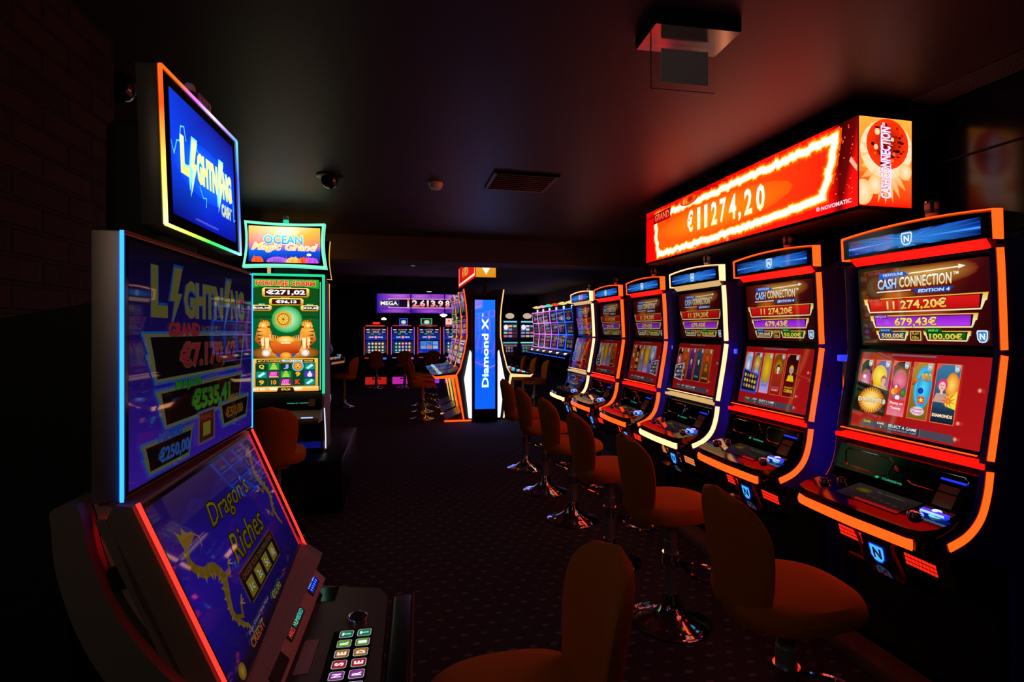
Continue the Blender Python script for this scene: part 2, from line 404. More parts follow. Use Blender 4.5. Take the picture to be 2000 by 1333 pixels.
def art_upper(mi='500,00€', mn='100,00€', k=1.0):
    a = Art(530, 320); a.k = k
    a.quadc(0, 0, 265, 320, '#2a0507', '#4c0a0c', '#8a2a10', '#3c0609'); a.quadc(265, 0, 530, 320, '#4c0a0c', '#220406', '#3a060a', '#8a2a10')
    a.up().rad(300, 285, 190, 52, '#d8a040', '#6a160c'); a.rad(170, 205, 90, 26, '#c8641c', '#50100c'); a.rad(270, 130, 150, 26, '#b04a1c', '#4c0a0c'); a.rad(330, 110, 60, 16, '#f0b0a0', '#7a2018')
    a.up().poly([(95, 302), (205, 302), (225, 284), (90, 276)], '#1b57c4'); a.poly([(240, 226), (400, 226), (385, 206), (255, 206)], '#163f9c')
    a.up().line([(80, 222), (230, 222)], 5, '#f8e8d8').line([(228, 290), (428, 296)], 5, '#fff2d8'); a.poly([(420, 288), (420, 306), (446, 297)], '#fff2d8')
    a.text('NOVOLINE', 112, 287, 202, 299, '#e8f4ff', bold=.01)
    a.text('CASH', 84, 232, 172, 276, '#dff1ff', '#6fb4f0', bold=.03, shear=.12, out='#0d2b78')
    a.text('CONNECTION', 184, 234, 396, 280, '#fffbe8', '#e8c070', bold=.03, shear=.12, out='#5a1206')
    a.text('TM', 400, 268, 420, 280, '#fff2d8'); a.text('EDITION 4', 262, 209, 386, 222, '#d8ecff', bold=.03, shear=.15)
    jbar(a, 12, 132, 518, 194, '#f2b020', '#e01818', '#b80c10')
    a.up().poly([(34, 196), (92, 196), (98, 178), (30, 178)], '#7a0a0c'); a.text('GRAND', 38, 180, 90, 193, '#ff5848', shear=.1)
    a.text('11 274,20€', 122, 139, 372, 183, '#ffe680', '#f0a010', bold=.03, out='#5a1000')
    jbar(a, 40, 66, 482, 120, '#f2b020', '#8a1fc8', '#b838f0')
    a.up().poly([(62, 123), (122, 123), (128, 106), (58, 106)], '#4a1080'); a.text('MAJOR', 66, 108, 120, 120, '#e090ff', shear=.1)
    a.text('679,43€', 155, 70, 332, 110, '#ffe680', '#f0b020', bold=.03, out='#3a0050')
    jbar(a, 66, 14, 216, 54, '#f2b020', '#123a8c', '#0a2060', 5); jbar(a, 276, 14, 456, 54, '#f2b020', '#0d6a1c', '#0a4a12', 5)
    a.up().rect(222, 14, 268, 54, '#d8b870'); a.up().rect(226, 18, 264, 50, '#2a1408'); a.text('PLAY', 230, 38, 260, 48, '#f0c040'); a.text('10c', 232, 21, 258, 33, '#f0c040')
    a.up().poly([(86, 62), (140, 62), (146, 50), (84, 50)], '#10408c'); a.text('MINOR', 92, 51, 134, 60, '#50b0f8', shear=.1)
    a.up().poly([(284, 63), (346, 63), (352, 50), (282, 50)], '#0a5a18'); a.text('MINI', 298, 51, 336, 60, '#50e060', shear=.1)
    a.text(mi, 94, 20, 194, 44, '#ffe060', '#f0b020', bold=.02); a.text(mn, 302, 18, 424, 44, '#ffe060', '#f0b020', bold=.02)
    shield(a, 474, 10, 512, 56); a.text('LOCK', 481, 45, 505, 50, '#16408c', bold=0); a.text('WIN', 485, 15, 501, 20, '#16408c', bold=0)
    return a
def face(a, cx, cy, s, skin, hair, dress, hat=None):
    a.up().rad(cx, cy+s*.1, s*.62, s*.8, hair, n=16); a.poly([(cx-s*.95, cy-s*2.1), (cx+s*.95, cy-s*2.1), (cx+s*.62, cy-s*.95), (cx-s*.62, cy-s*.95)], dress)
    a.up().poly([(cx-s*.18, cy-s*1.05), (cx+s*.18, cy-s*1.05), (cx+s*.15, cy-s*.4), (cx-s*.15, cy-s*.4)], skin); a.rad(cx, cy-s*.05, s*.42, s*.58, skin, n=16)
    a.up().rect(cx-s*.25, cy+.02*s, cx-s*.08, cy+.1*s, '#2a1410'); a.rect(cx+s*.08, cy+.02*s, cx+s*.25, cy+.1*s, '#2a1410'); a.rect(cx-s*.13, cy-.36*s, cx+s*.13, cy-.27*s, '#a82838')
    a.poly([(cx-.04*s, cy), (cx+.07*s, cy-.16*s), (cx-.06*s, cy-.16*s)], '#c08a70')
    if hat: a.up().poly([(cx-s*.6, cy+s*.42), (cx+s*.6, cy+s*.42), (cx+s*.34, cy+s*.85), (cx, cy+s*1.1), (cx-s*.34, cy+s*.85)], hat)
def card(a, i, kind, k=1.0):
    xs = [(10, 70), (82, 152), (164, 238), (252, 334), (346, 436)]; x0, x1 = xs[i]; y0, y1 = 72, 298; w = x1-x0; cx = (x0+x1)/2
    bgc = {'orb': ('#3a0808', '#1a0404'), 'gold': ('#c8a010', '#2050b0'), 'fruit': ('#d05070', '#240406'), 'wild': ('#7a5a18', '#b08a30'), 'queen': ('#0a1830', '#3a78a0'),
           'wolf': ('#2a60c8', '#90b8e0'), 'lion': ('#8890a8', '#303a70'), 'sun': ('#8a78d0', '#c09010'), 'empress': ('#a01010', '#7a4a10'), 'king': ('#6a0a0c', '#180406'),
           'witch': ('#1c1030', '#6a3088'), 'skull': ('#101820', '#3a5068'), 'mask': ('#3a1408', '#b06018')}[kind]
    a.up().rect(x0, y0, x1, y1, '#f06a38'); a.up().rect(x0+3, y0+3, x1-3, y1-3, bgc[0], bgc[1])
    if kind == 'orb': a.up().rad(cx, 215, w*.45, 42, '#f8c860', '#70300c'); a.up().rad(cx, 205, w*.4, 38, '#e890a8', '#b04870'); a.up().rad(cx-6, 222, 7, 8, '#ffffff')
    if kind == 'gold':
        a.up().rad(x0+24, 230, 34, 46, '#ffe83a', '#d8b010'); a.poly([(x0+3, 75), (x0+40, 75), (x0+38, 190), (x0+3, 190)], '#d8b828'); face(a, x1-24, 210, 22, '#e8b898', '#b07840', '#d0a080', '#c04830')
        a.it[-1] = a.it[-1]
    if kind == 'fruit':
        a.up().rad(cx, 222, w*.45, 48, '#f8d890', '#702010'); a.up().rad(cx, 214, w*.40, 40, '#e07898', '#c84868')
        a.up().rad(cx-8, 182, 16, 20, '#f06018', '#d83808'); a.rad(x0+20, 172, 14, 14, '#f8d020', '#e8a010'); a.rad(x1-16, 170, 12, 18, '#50a028', '#285010'); a.up().rad(cx-11, 192, 5, 6, '#ffffff')
        a.up().rad(cx, 148, 10, 10, '#f0e8f0'); a.up().rect(x0+3, 75, x1-3, 140, '#e07898', '#d81830'); a.text('Plenty on', x0+8, 116, x1-8, 130, '#fff0e0'); a.text('Twenty', x0+14, 96, x1-14, 110, '#fff0e0')
    if kind == 'wild':
        a.up().rad(cx+8, 200, w*.42, 84, '#a8f0ff', '#20a8e0'); a.up().rad(cx+12, 196, w*.34, 70, '#58d8f8', '#1898d8')
        a.text('WILD', cx-4, 226, x1-4, 256, '#ffd848', '#e87010', bold=.04, shear=.1, out='#3a1404'); a.text('7', x0+4, 206, x0+28, 232, '#ff7a20', '#c03008', bold=.05, out='#3a0804')
        a.up().rad(cx+2, 186, 11, 12, '#2058d0', '#0c2a80'); a.rect(cx-4, 136, cx+22, 164, '#e04818'); a.up().burst(cx+9, 150, 5, 12, 5, '#fff0a0', '#f8c040'); a.up().rad(cx, 106, 28, 18, '#f8e8f0', '#d8b8c8')
        a.text('Flower', cx-22, 108, cx+22, 118, '#c04878'); a.text('Power', cx-20, 96, cx+20, 106, '#c04878')
    if kind == 'queen':
        a.up().rad(x1-26, 220, 24, 46, '#ffe060', '#e87810'); a.poly([(x1-50, 170), (x1-3, 200), (x1-3, 130), (x1-40, 140)], '#f0e040'); face(a, x0+30, 214, 30, '#f0c0b0', '#d8307a', '#c89888')
        a.up().burst(cx+14, 160, 8, 30, 9, '#f8a030', '#d83010'); a.up().rect(x0+6, 75, x1-6, 128, '#101c30', '#203848'); a.text('DIAMONDS', x0+8, 96, x1-8, 108, '#fff0d0', bold=.03, out='#c07010')
    if kind == 'wolf': a.up().rad(cx, 220, w*.35, 50, '#f0f4ff', '#7a98d0'); a.poly([(x0+6, 200), (cx, 170), (x1-6, 205), (x1-6, 150), (x0+6, 150)], '#2048a8')
    if kind == 'lion': a.up().rad(cx, 236, w*.38, 46, '#f0c030', '#a87810'); face(a, cx, 222, 20, '#d8a868', '#c8c8d0', '#a8a8b8')
    if kind == 'sun': a.up().rad(cx+2, 210, w*.46, 84, '#f0c820', '#b89018'); a.up().rect(x0+3, 75, x1-3, 130, '#c0a8f0', '#8a90e0'); a.text('Fairy', x0+12, 110, x1-12, 122, '#4050c0', shear=.2)
    if kind == 'empress': a.up().rad(cx, 220, w*.42, 56, '#e0a020', '#7a3808'); face(a, cx, 214, 26, '#f4dcd0', '#1c1414', '#b81c20', '#603018'); a.text('ASIAN', x0+12, 108, x1-12, 118, '#e048a0'); a.text('RUBY', x0+16, 94, x1-16, 104, '#f0d8b0')
    if kind == 'king': face(a, cx, 212, 27, '#d8a070', '#8890a0', '#f0c810', '#f0b020'); a.text('DYNASTY', x0+14, 118, x1-14, 126, '#f0c020', bold=.03); a.text('CHINA', x0+14, 96, x1-14, 114, '#f0c020', bold=.04)
    if kind == 'witch': face(a, cx, 210, 26, '#e8d0d8', '#201828', '#5a2878')
    if kind == 'skull': face(a, cx, 212, 24, '#d8d8c8', '#101018', '#203040', '#303848'); a.text('DIA', x0+20, 100, x1-20, 112, '#80d0f0')
    if kind == 'mask': a.up().rad(cx, 236, w*.38, 34, '#f06020', '#b03008'); face(a, cx, 190, 20, '#c88858', '#401808', '#c07818'); a.text('BLAZE', x0+14, 96, x1-14, 108, '#f8c050')
    a.up().poly([(x0, y1-2), (x0+24, y1-2), (x0, y1-30)], '#d8583c'); shield(a, x1-24, y1-30, x1-5, y1-4, '#d8d8d8', '#8a9aa8')
    return a
def art_lower(kinds, popup='burst', px=14, k=1.0, pay='19,80€'):
    a = Art(530, 330); a.k = k
    a.quadc(0, 0, 530, 330, '#a01216', '#b01418', '#a01014', '#8a0c10')
    a.up().line([(150, 322), (330, 322)], 6, '#6a6470')
    for i, kd in enumerate(kinds): card(a, i, kd)
    if popup == 'burst':
        a.up().poly([(8, 200), (165, 168), (160, 62), (4, 68)], '#180404'); a.up().rad(88, 122, 62, 56, '#f8d040', '#a83808'); a.up().burst(88, 122, 34, 56, 26, '#fff4a0', '#f0b020')
        a.text('EXPRESSRIDES', 26, 112, 138, 132, '#fff0d0', '#e8c890', bold=.04, out='#5a2008'); a.up().rad(150, 122, 7, 11, '#c8c8c8')
    elif popup == 'grid':
        a.up().poly([(px, 200), (px+140, 168), (px+132, 62), (px-6, 66)], '#3a48b8'); a.up().poly([(px+10, 190), (px+128, 162), (px+120, 74), (px+4, 77)], '#140c28'); a.up()
        for r in range(3):
            for c in range(5): a.rad(px+24+c*22, 96+r*30+(4-c)*2, 9, 12, '#f0d860' if (r+c) % 3 else '#b09098', '#a88818' if (r+c) % 3 else '#703848', n=10)
    else:
        a.up().poly([(px, 168), (px+110, 190), (px+112, 60), (px+4, 74)], '#c8c0d8'); a.up().poly([(px+8, 162), (px+102, 180), (px+104, 70), (px+10, 82)], '#302040'); a.up()
        for r in range(3):
            for c in range(4): a.rad(px+24+c*22, 96+r*28+c*2, 8, 10, ('#f0f0f0', '#50a0c8', '#d0b040', '#c04060')[(r*3+c) % 4], n=10)
    a.up().poly([(62, 8), (448, 8), (448, 22), (436, 38), (72, 38), (62, 30)], '#4a4450'); a.up().rect(180, 9, 318, 38, '#34303c'); a.line([(318, 9), (318, 38)], 1.5, '#8a8490')
    a.text('Credit', 70, 27, 104, 36, '#f0d020'); a.text('0,00€', 134, 27, 166, 36, '#f0f0f0'); a.text('0', 150, 13, 156, 23, '#f0d020')
    a.text('SELECT A GAME', 186, 24, 306, 36, '#f4f4f4', bold=.01); a.text('PRINTER PAYOUT: '+pay, 186, 12, 306, 20, '#b8b4c0', bold=0)
    a.up(); [a.rad(x, y, 8, 9, '#f8b890', '#b83028', n=12) for x, y in ((508, 210), (452, 84), (450, 26))]
    return a

# ================================================================== RIGHT BANK: tall curved slot machines
UP = smooth([(-.042, 1.735), (-.034, 1.62), (-.023, 1.38)], 5)
LO = smooth([(-.022, 1.362), (-.040, 1.24), (-.062, 1.12), (-.084, 1.0)], 5)
CON = smooth([(-.086, .962), (-.098, .885), (-.126, .81), (-.18, .758), (-.255, .728)], 6)
DECK = [(-.285, -.08), (-.300, -.255), (-.284, -.305), (-.23, -.322), (.0, -.330), (.22, -.320), (.262, -.305), (.282, -.26), (.285, -.08)]
def fan_machine(loc, rz, tone, label, group, upper, lower, ukey, lkey):
    r = thing('slot_machine', label, 'slot machine', loc, rz, group)
    side, bar = (ORANGE, REDBAR) if tone == 'o' else (WARM, CREAM)
    def body():
        b = MB()
        b.prism([(.27, 0), (.27, 1.86), (-.005, 1.86), (-.005, 1.74), (.008, 1.735), (.028, 1.37), (-.04, 1.0), (-.03, .93), (.0, .70), (.0, .45), (.03, .02), (.03, 0)], -.285, .285, BLK2)
        for s in (-1, 1):                                             # side cheeks that carry the light strips
            b.prism([(.24, .02), (.24, 1.86)]+[(y+.002, z) for y, z in UP+LO+CON]+[(-.245, .69), (-.10, .66), (.05, .60), (.06, .02)], s*.286, s*.3065, BLUELIT)
        b.prism([(-.05, 1.0), (-.03, .93), (.0, .72), (.0, 1.0)], -.285, .285, BLK2)
        return b
    part('cabinet', r, body, 'fan_body')
    def head():
        b = MB(); n = 12; rows = []
        for i in range(n+1):
            x = -.305+.61*i/n; t = 1.868+.018*(1-(x/.305)**2)
            rows.append([(x, -.045, 1.772), (x, -.050, t-.008), (x, -.040, t), (x, .20, t-.01), (x, .20, 1.772)])
        return b.loft(rows, BLACK)
    part('header', r, head, 'fan_head')
    part('header_display', r, lambda: panel(art_header(), -.27, .27, -.052, 1.786, -.054, 1.848, .004), 'fan_header')
    def htop():
        b = MB(); n = 12; rows = []
        for i in range(n+1):
            x = -.311+.622*i/n; t = 1.870+.018*(1-(x/.311)**2)
            rows.append([(x, -.054, t-.003), (x, -.054, t), (x, -.015, t+.002), (x, -.015, t-.004)])
        b.loft(rows, side)
        for s in (-1, 1): b.prism([(-.056, 1.866), (-.050, 1.766), (-.008, 1.766), (-.012, 1.872)], s*.3055, s*.3112, side)
        return b
    part('header_light', r, htop, 'fan_htop'+tone)
    part('canopy_light', r, lambda: MB().prism([(-.046, 1.770), (-.012, 1.738), (-.004, 1.742), (-.03, 1.772)], -.272, .272, bar), 'fan_can'+tone)
    for s in (-1, 1):
        part('side_light', r, lambda: MB().ribbon([(y+.007, z) for y, z in UP], .028, s*.3068, s*.3115, side), 'fan_up%s%d' % (tone, s))
        part('side_light', r, lambda: MB().ribbon([(y+.007, z) for y, z in LO], .028, s*.3068, s*.3115, side), 'fan_lo%s%d' % (tone, s))
        part('console_light', r, lambda: MB().ribbon([(y+.007, z) for y, z in CON], .028, s*.3068, s*.3115, side), 'fan_con%s%d' % (tone, s))
    part('upper_screen', r, lambda: panel(upper(), -.250, .274, .008, 1.393, -.012, 1.712, .012), ukey)
    part('lower_screen', r, lambda: panel(lower(), -.252, .274, -.064, 1.022, .0, 1.352, .012), lkey)
    def lbar():
        return MB().prism([(-.094, .985), (-.092, .968), (-.050, .962), (-.050, .992)], -.304, .304, bar).prism([(-.090, 1.012), (-.090, 1.009), (-.08, 1.009), (-.08, 1.012)], -.28, .28, side)
    part('screen_base_light', r, lbar, 'fan_lbar'+tone)
    def deck():
        z = lambda x, y: .81+.25*(y+.08)*.9
        b = MB().slab(DECK, .722, .8, BLACK, z)
        b.prism([(-.30, .724), (-.285, .684), (-.12, .655), (.0, .60), (.0, .724)], -.235, .225, BLK2)
        b.prism([(-.085, .94), (-.115, .835), (-.10, .80), (-.02, .80), (-.03, .95)], -.282, .282, BLACK)
        return b
    d = part('button_deck', r, deck, 'fan_deck')
    def touch():
        a = Art(260, 130); a.quadc(0, 0, 260, 130, '#1a1012', '#140c0c', '#241a1a', '#2a2020')
        a.up().rad(60, 84, 34, 20, '#5a4a08', '#30280a'); a.up()
        for i in range(5): a.rad(100+i*30, 60-i*4, 14, 9, '#3a2826', '#221616', n=12)
        b = MB(); zz = lambda y: .81+.225*(y+.08)+.003
        return a.to(b, lambda u, v, o: (-.135+.27*u, -.262+.125*v, zz(-.262+.125*v)+o))
    part('touch_panel', d, touch, 'fan_touch')
    for i, (x, y, m, rr, tl) in enumerate(((-.235, -.215, CHROME, .024, '#4a0c10'), (-.195, -.165, CHROME, .021, '#3a0a10'), (.178, -.225, CHROME, .026, None), (.218, -.178, CYAN, .024, None))):
        def btn():
            zz = .81+.225*(y+.08)
            b = MB().lathe([(rr, -.004), (rr, .010), (rr*.9, .014), (rr*.72, .014)], m, 20, (x, y, zz))
            return b.lathe([(rr*.70, .0), (rr*.70, .016), (rr*.5, .019), (.001, .020)], WHITEL if m is CYAN else (BLK2 if tl else CHROME), 20, (x, y, zz))
        part('push_button', d, btn, 'fan_btn%d' % i, 'lit cyan round button' if m is CYAN else None)
    def bill():
        b = MB().prism([(-.185, .80), (-.16, .81), (-.10, .905), (-.09, .905), (-.09, .78)], .168, .272, BLACK)
        return b
    bl = part('bill_acceptor', d, bill, 'fan_bill')
    part('slot_light', bl, lambda: MB().prism([(-.205, .800), (-.186, .806), (-.186, .792), (-.20, .79)], .175, .268, BLUE).prism([(-.212, .797), (-.205, .803), (-.204, .795)], .182, .262, BLUEW), 'fan_bill2')
    part('top_light', bl, lambda: MB().box(.178, .262, -.109, -.104, .903, .909, BLUE), 'fan_bill4')
    part('instruction_label', bl, lambda: MB().prism([(-.158, .820), (-.132, .861), (-.131, .859), (-.156, .817)], .182, .25, TAN).prism([(-.128, .866), (-.114, .888), (-.113, .886), (-.127, .864)], .182, .25, TAN), 'fan_bill3')
    def doors():
        b = MB()
        for x0, x1 in ((-.245, -.02), (.04, .262)):
            pts = [(x0+.015, .925), (x1-.015, .925), (x1, .913), (x1-.012, .862), (x1-.03, .852), (x0+.03, .852), (x0+.012, .862), (x0, .913)]
            b.tube([(x, -.114+(.94-z)*-.29+.028, z) for x, z in pts], .0022, CHROME, 5, True)
        return b
    part('door_trim', r, doors, 'fan_doors')
    part('door_lock', r, lambda: MB().lathe([(.012, 0), (.012, .02), (.008, .024)], CHROME, 14).xform(Matrix.Translation((.008, -.088, .895)) @ Matrix.Rotation(PI/2, 4, 'X')), 'fan_lock')
    def led():
        a = Art(100, 14); a.poly([(0, 1), (12, 1), (18, 13), (6, 13)], '#1fae78'); a.text('TORESING', 28, 1, 98, 12, '#36d0a0', bold=0)
        return a.to(MB(), plane(-.085, .035, -.1165, .836, -.114, .846))
    part('status_display', r, led, 'fan_led')
    def bump():
        b = MB(); o = [(x, y) for x, y in DECK if y < -.2][::1]; o = o[:-1]; P = smooth([(-.300, -.245), (-.287, -.302), (-.23, -.326), (0, -.336), (.245, -.322)], 5)
        rows = [[(x, y, .686), (x, y-.006, .704), (x, y, .721), (x*.97, y+.014, .721), (x*.97, y+.014, .686)] for x, y in P]
        return b.loft(rows, side)
    part('bumper_light', r, bump, 'fan_bump'+tone)
    part('bumper_end', r, lambda: MB().box(.246, .284, -.318, -.27, .686, .722, BLACK, .006), 'fan_bend')
    def pod():
        b = MB().prism([(-.235, .685), (-.20, .64), (-.205, .618), (-.18, .515), (-.15, .485), (-.06, .44), (.0, .42), (.0, .68)], -.066, .066, BLK2)
        b.prism([(-.22, .505), (-.20, .495), (-.06, .44), (-.05, .465), (-.19, .518)], -.13, .13, BLACK)
        b.prism([(-.17, .66), (-.13, .52), (.0, .45), (.0, .66)], -.25, .25, MATT); return b
    pd = part('front_pod', r, pod, 'fan_pod')
    def badge():
        a = Art(90, 100); p = [(6, 96), (84, 96), (88, 84), (84, 30), (66, 6), (45, 2), (24, 6), (6, 30), (2, 84)]
        a.poly(p, '#0838c8'); a.up().poly([(45+(x-45)*.86, 50+(y-50)*.86) for x, y in p], '#48c0ff'); a.text('N', 22, 26, 68, 76, '#031040', bold=.05)
        b = MB(); a.to(b, plane(-.036, .036, -.1855, .522, -.2065, .602)); return b
    part('badge', pd, badge, 'fan_badge', 'glowing blue shield with a dark N')
    gm = GRILLR if tone == 'o' else GRILLW
    for s in (-1, 1):
        def grille():
            b = MB(); b.prism([(-.172, .606), (-.158, .556), (-.148, .556), (-.162, .606)], min(s*.084, s*.212), max(s*.084, s*.212), MATT)
            for i in range(9):
                for j in range(3):
                    x = s*(.090+i*.0134); z0 = .559+j*.016; f = lambda z: -.1595-(z-.556)*.28
                    b.prism([(f(z0), z0), (f(z0+.012), z0+.012), (f(z0+.012)+.004, z0+.012), (f(z0)+.004, z0)], min(x, x+s*.0105), max(x, x+s*.0105), gm)
            return b
        part('speaker_grille', r, grille, 'fan_gr%s%d' % (tone, s))
        part('trim_fin', r, lambda: MB().tube(smooth([(s*.20, -.255, .672), (s*.10, -.225, .640), (s*.076, -.205, .600), (s*.088, -.165, .50)], 4), .006, mat('fin_red_light_tint', (.30, .012, .008), .2) if tone == 'o' else CHROME, 6), 'fan_fin%s%d' % (tone, s))  # on orange machines the red light on the fin is painted into its colour
    def lampm():
        b = MB().lathe([(.020, 0), (.020, .036), (.022, .036), (.022, .040)], WHITEP, 18, (.02, .05, 1.878))
        b.lathe([(.023, .040), (.023, .086)], mat('smoked_blue_lens', (.16, .22, .42), .15), 18, (.02, .05, 1.878))
        return b.lathe([(.024, .086), (.024, .092), (.012, .094)], CHROME, 18, (.02, .05, 1.878)).box(.036, .041, .02, .034, 1.92, 1.965, CHROME).lathe([(.0235, .058), (.0238, .060), (.0238, .078), (.0235, .080)], PAPER, 18, (.02, .05, 1.878))
    part('signal_lamp', r, lampm, 'fan_lamp')
    return r

YR, PITCH = 1.36, .76
YRS = [1.364, 2.15, 2.91, 3.67, 4.45, 5.20]
specs = [('o', ['orb', 'gold', 'fruit', 'wild', 'queen'], 'burst', 0, '500,00€', '100,00€', 1.0, 'nearest slot machine of the right row, orange glowing edges, golden burst on its lower screen'),
         ('o', ['wolf', 'lion', 'sun', 'empress', 'king'], 'grid', 14, '250,00€', '50,00€', .8, 'orange-edged slot machine second in the right row, yellow-robed king on its lower screen'),
         ('w', ['orb', 'mask', 'witch', 'skull', 'mask'], 'tiles', 6, '500,00€', '100,00€', .55, 'slot machine with warm white glowing edges, third in the right row between two orange ones'),
         ('o', ['empress', 'king', 'lion', 'sun', 'wolf'], 'tiles', 390, '500,00€', '100,00€', .42, 'orange-edged slot machine just beyond the nearer white-edged machine, fourth in the right row'),
         ('o', ['wolf', 'gold', 'sun', 'lion', 'mask'], 'none', 0, '500,00€', '100,00€', .30, 'orange-edged slot machine, farthest orange one in the right row beside a white-edged machine'),
         ('w', ['wolf', 'sun', 'gold', 'lion', 'mask'], 'none', 0, '500,00€', '100,00€', .30, 'slot machine with warm white edges at the far end of the right row')]
for i, (tone, kinds, pop, px, mi, mn, k, lab) in enumerate(specs):
    fan_machine((2.05, YRS[i]+.311, 0), -PI/2, tone, lab, 'slot machines in the right row',
                lambda: art_upper(mi, mn, k), lambda: art_lower(kinds, pop, px, k), 'fan_u%s%g' % (mi, k), 'fan_l%d' % i)

# dark plinth boards under the row
single('machine_plinth', 'long low black plinth under the right row of slot machines', 'plinth', MB().box(1.92, 2.05, YR-.6, YR+PITCH*6, 0, .07, mat('plinth_dark', (.24, .18, .18), .35), .008))

# small blue charger lamp in the gaps between machines
def gap_lamp():
    b = MB().box(-.03, .03, -.02, .02, 1.30, 1.33, BLUE, .004).box(-.008, .008, -.008, .008, 1.05, 1.30, CHROME).box(-.012, .012, -.012, .012, .70, 1.16, BLUE, .003)
    return b.box(-.06, .06, -.05, .05, 0, .03, MATT).box(-.014, .014, -.014, .014, .03, .72, MATT)
for i, lab in enumerate(('thin blue-lit post in the gap beside the nearest orange machine', 'thin blue-lit post in the gap between the second machine and the white-edged one', 'thin blue-lit post in the gap behind the third machine of the right row')):
    single('blue_light_post', lab, 'light post', gap_lamp, (2.10, YRS[i]+.70, 0), 0, 'blue posts between machines', 'gaplamp')

# ================================================================== BIG JACKPOT DISPLAY OVER THE RIGHT ROW
def hot(a, q=1.5):
    a.it = [(L, p, f, [(x*q, y*.78, z*.9) for x, y, z in c]) for L, p, f, c in a.it]; return a
def art_jackpot():
    a = Art(1955, 390); a.k = 3.6
    a.quadc(0, 0, 700, 390, '#a00202', '#ff1004', '#c00604', '#5a0202'); a.quadc(700, 0, 1500, 390, '#ff1004', '#f00c05', '#e00a05', '#c00604'); a.quadc(1500, 0, 1955, 390, '#f00c05', '#a00406', '#3a0206', '#d00a05')
    D = tuple(x/3.6 for x in H('#160002')); M = tuple(x/3.6 for x in H('#5a0204')); Rr = H('#f00c05')
    a.up().quadc(1620, 0, 1860, 390, Rr, M, D, Rr).quadc(1860, 0, 1955, 390, M, H('#b00804'), M, D)
    for cx, w in ((420, 190), (640, 120), (940, 260), (1180, 150), (90, 100)):
        a.up().poly([(cx-w, 390), (cx-w*.5, 340), (cx, 318), (cx+w*.5, 344), (cx+w, 390)], D, [Rr, M, H('#a00604'), M, Rr]); a.poly([(cx-w*.8, 390), (cx-w*.3, 352), (cx+w*.35, 356), (cx+w*.8, 390)], D, [M, D, D, M])
    a.up()
    rs = random.Random(4)
    for q in range(60): e = rs.uniform(1.5, 4); a.rad(rs.uniform(1640, 1940), rs.uniform(60, 380), e, e, H('#ff5a20', .5), n=6)
    a.up(); a.k = 2.2
    rr = random.Random(5)
    pts = [(0.085, .86), (.30, .83), (.62, .84), (.95, .86), (.945, .62), (.915, .20), (.70, .14), (.40, .12), (.10, .10), (.085, .45)]
    pts = [(x*1955*.985, y*390) for x, y in pts]
    a.poly([(pts[i][0], pts[i][1]) for i in range(len(pts))], '#ff5a08', ['#ff3a06']*3+['#e01a06']*3+['#ff4a06']*4)
    a.up().rad(880, 190, 700, 105, '#ff7a0a', '#ff4606')
    def jag(step, am):
        out = []
        for i in range(len(pts)):
            (x0, y0), (x1, y1) = pts[i], pts[(i+1) % len(pts)]; n = max(2, int(math.hypot(x1-x0, y1-y0)/step))
            for j in range(n): out.append((x0+(x1-x0)*j/n+rr.uniform(-am, am), y0+(y1-y0)*j/n+rr.uniform(-am, am)))
        return out
    a.up(); J = jag(26, 7); a.k = 1.6; a.line(J, 70, '#ff4a08', True)
    a.up(); a.k = 1.5
    for x, y in jag(17, 8): a.poly([(x-9, y-4), (x+9, y-4), (x+rr.uniform(-8, 8), y+rr.uniform(14, 40))], '#ffb028'); 
    a.up(); a.line(J, 48, '#ffc030', True); a.k = 1.7; a.up(); a.line(J, 33, '#fff4d0', True); a.k = 1.0
    a.up().rad(620, 352, 110, 34, '#ffb030', '#b02006'); a.up().rad(640, 356, 42, 24, '#7a1404', '#d04008'); a.rad(560, 350, 12, 28, '#ffd860', '#f08010')
    a.up().poly([(118, 280), (372, 284), (384, 362), (132, 358)], '#7a0a06'); a.text('GRAND', 142, 294, 360, 350, '#ff9a60', '#e04020', bold=.03, out='#3a0402')
    a.k = 1.6; [a.text(ch, 606+p*101, 100 if ch == ',' else 122-(p-4)*2, 606+p*101+wd*1.12, 150 if ch == ',' else 268-(p-4)*2, '#ffffff', '#ffe8a0', bold=.03, out='#ff9a10', ow=.02) for ch, p, wd in (('€', 0, 62), ('1', 1.2, 30), ('1', 2.0, 30), ('2', 2.75, 56), ('7', 3.65, 54), ('4', 4.55, 60), (',', 5.42, 22), ('2', 5.95, 60), ('0', 6.95, 62))]; a.k = 1.0
    a.text('© NOVOMATIC', 1730, 22, 1925, 42, '#ffffff', bold=.02)
    a.up().poly([(1915, 205), (1955, 150), (1955, 175), (1925, 222)], '#ffd0a0'); [a.rad(x, y, 16, 16, '#ffd890', '#ff7020') for x, y in ((700, 18), (480, 20), (1050, 14))]
    return a
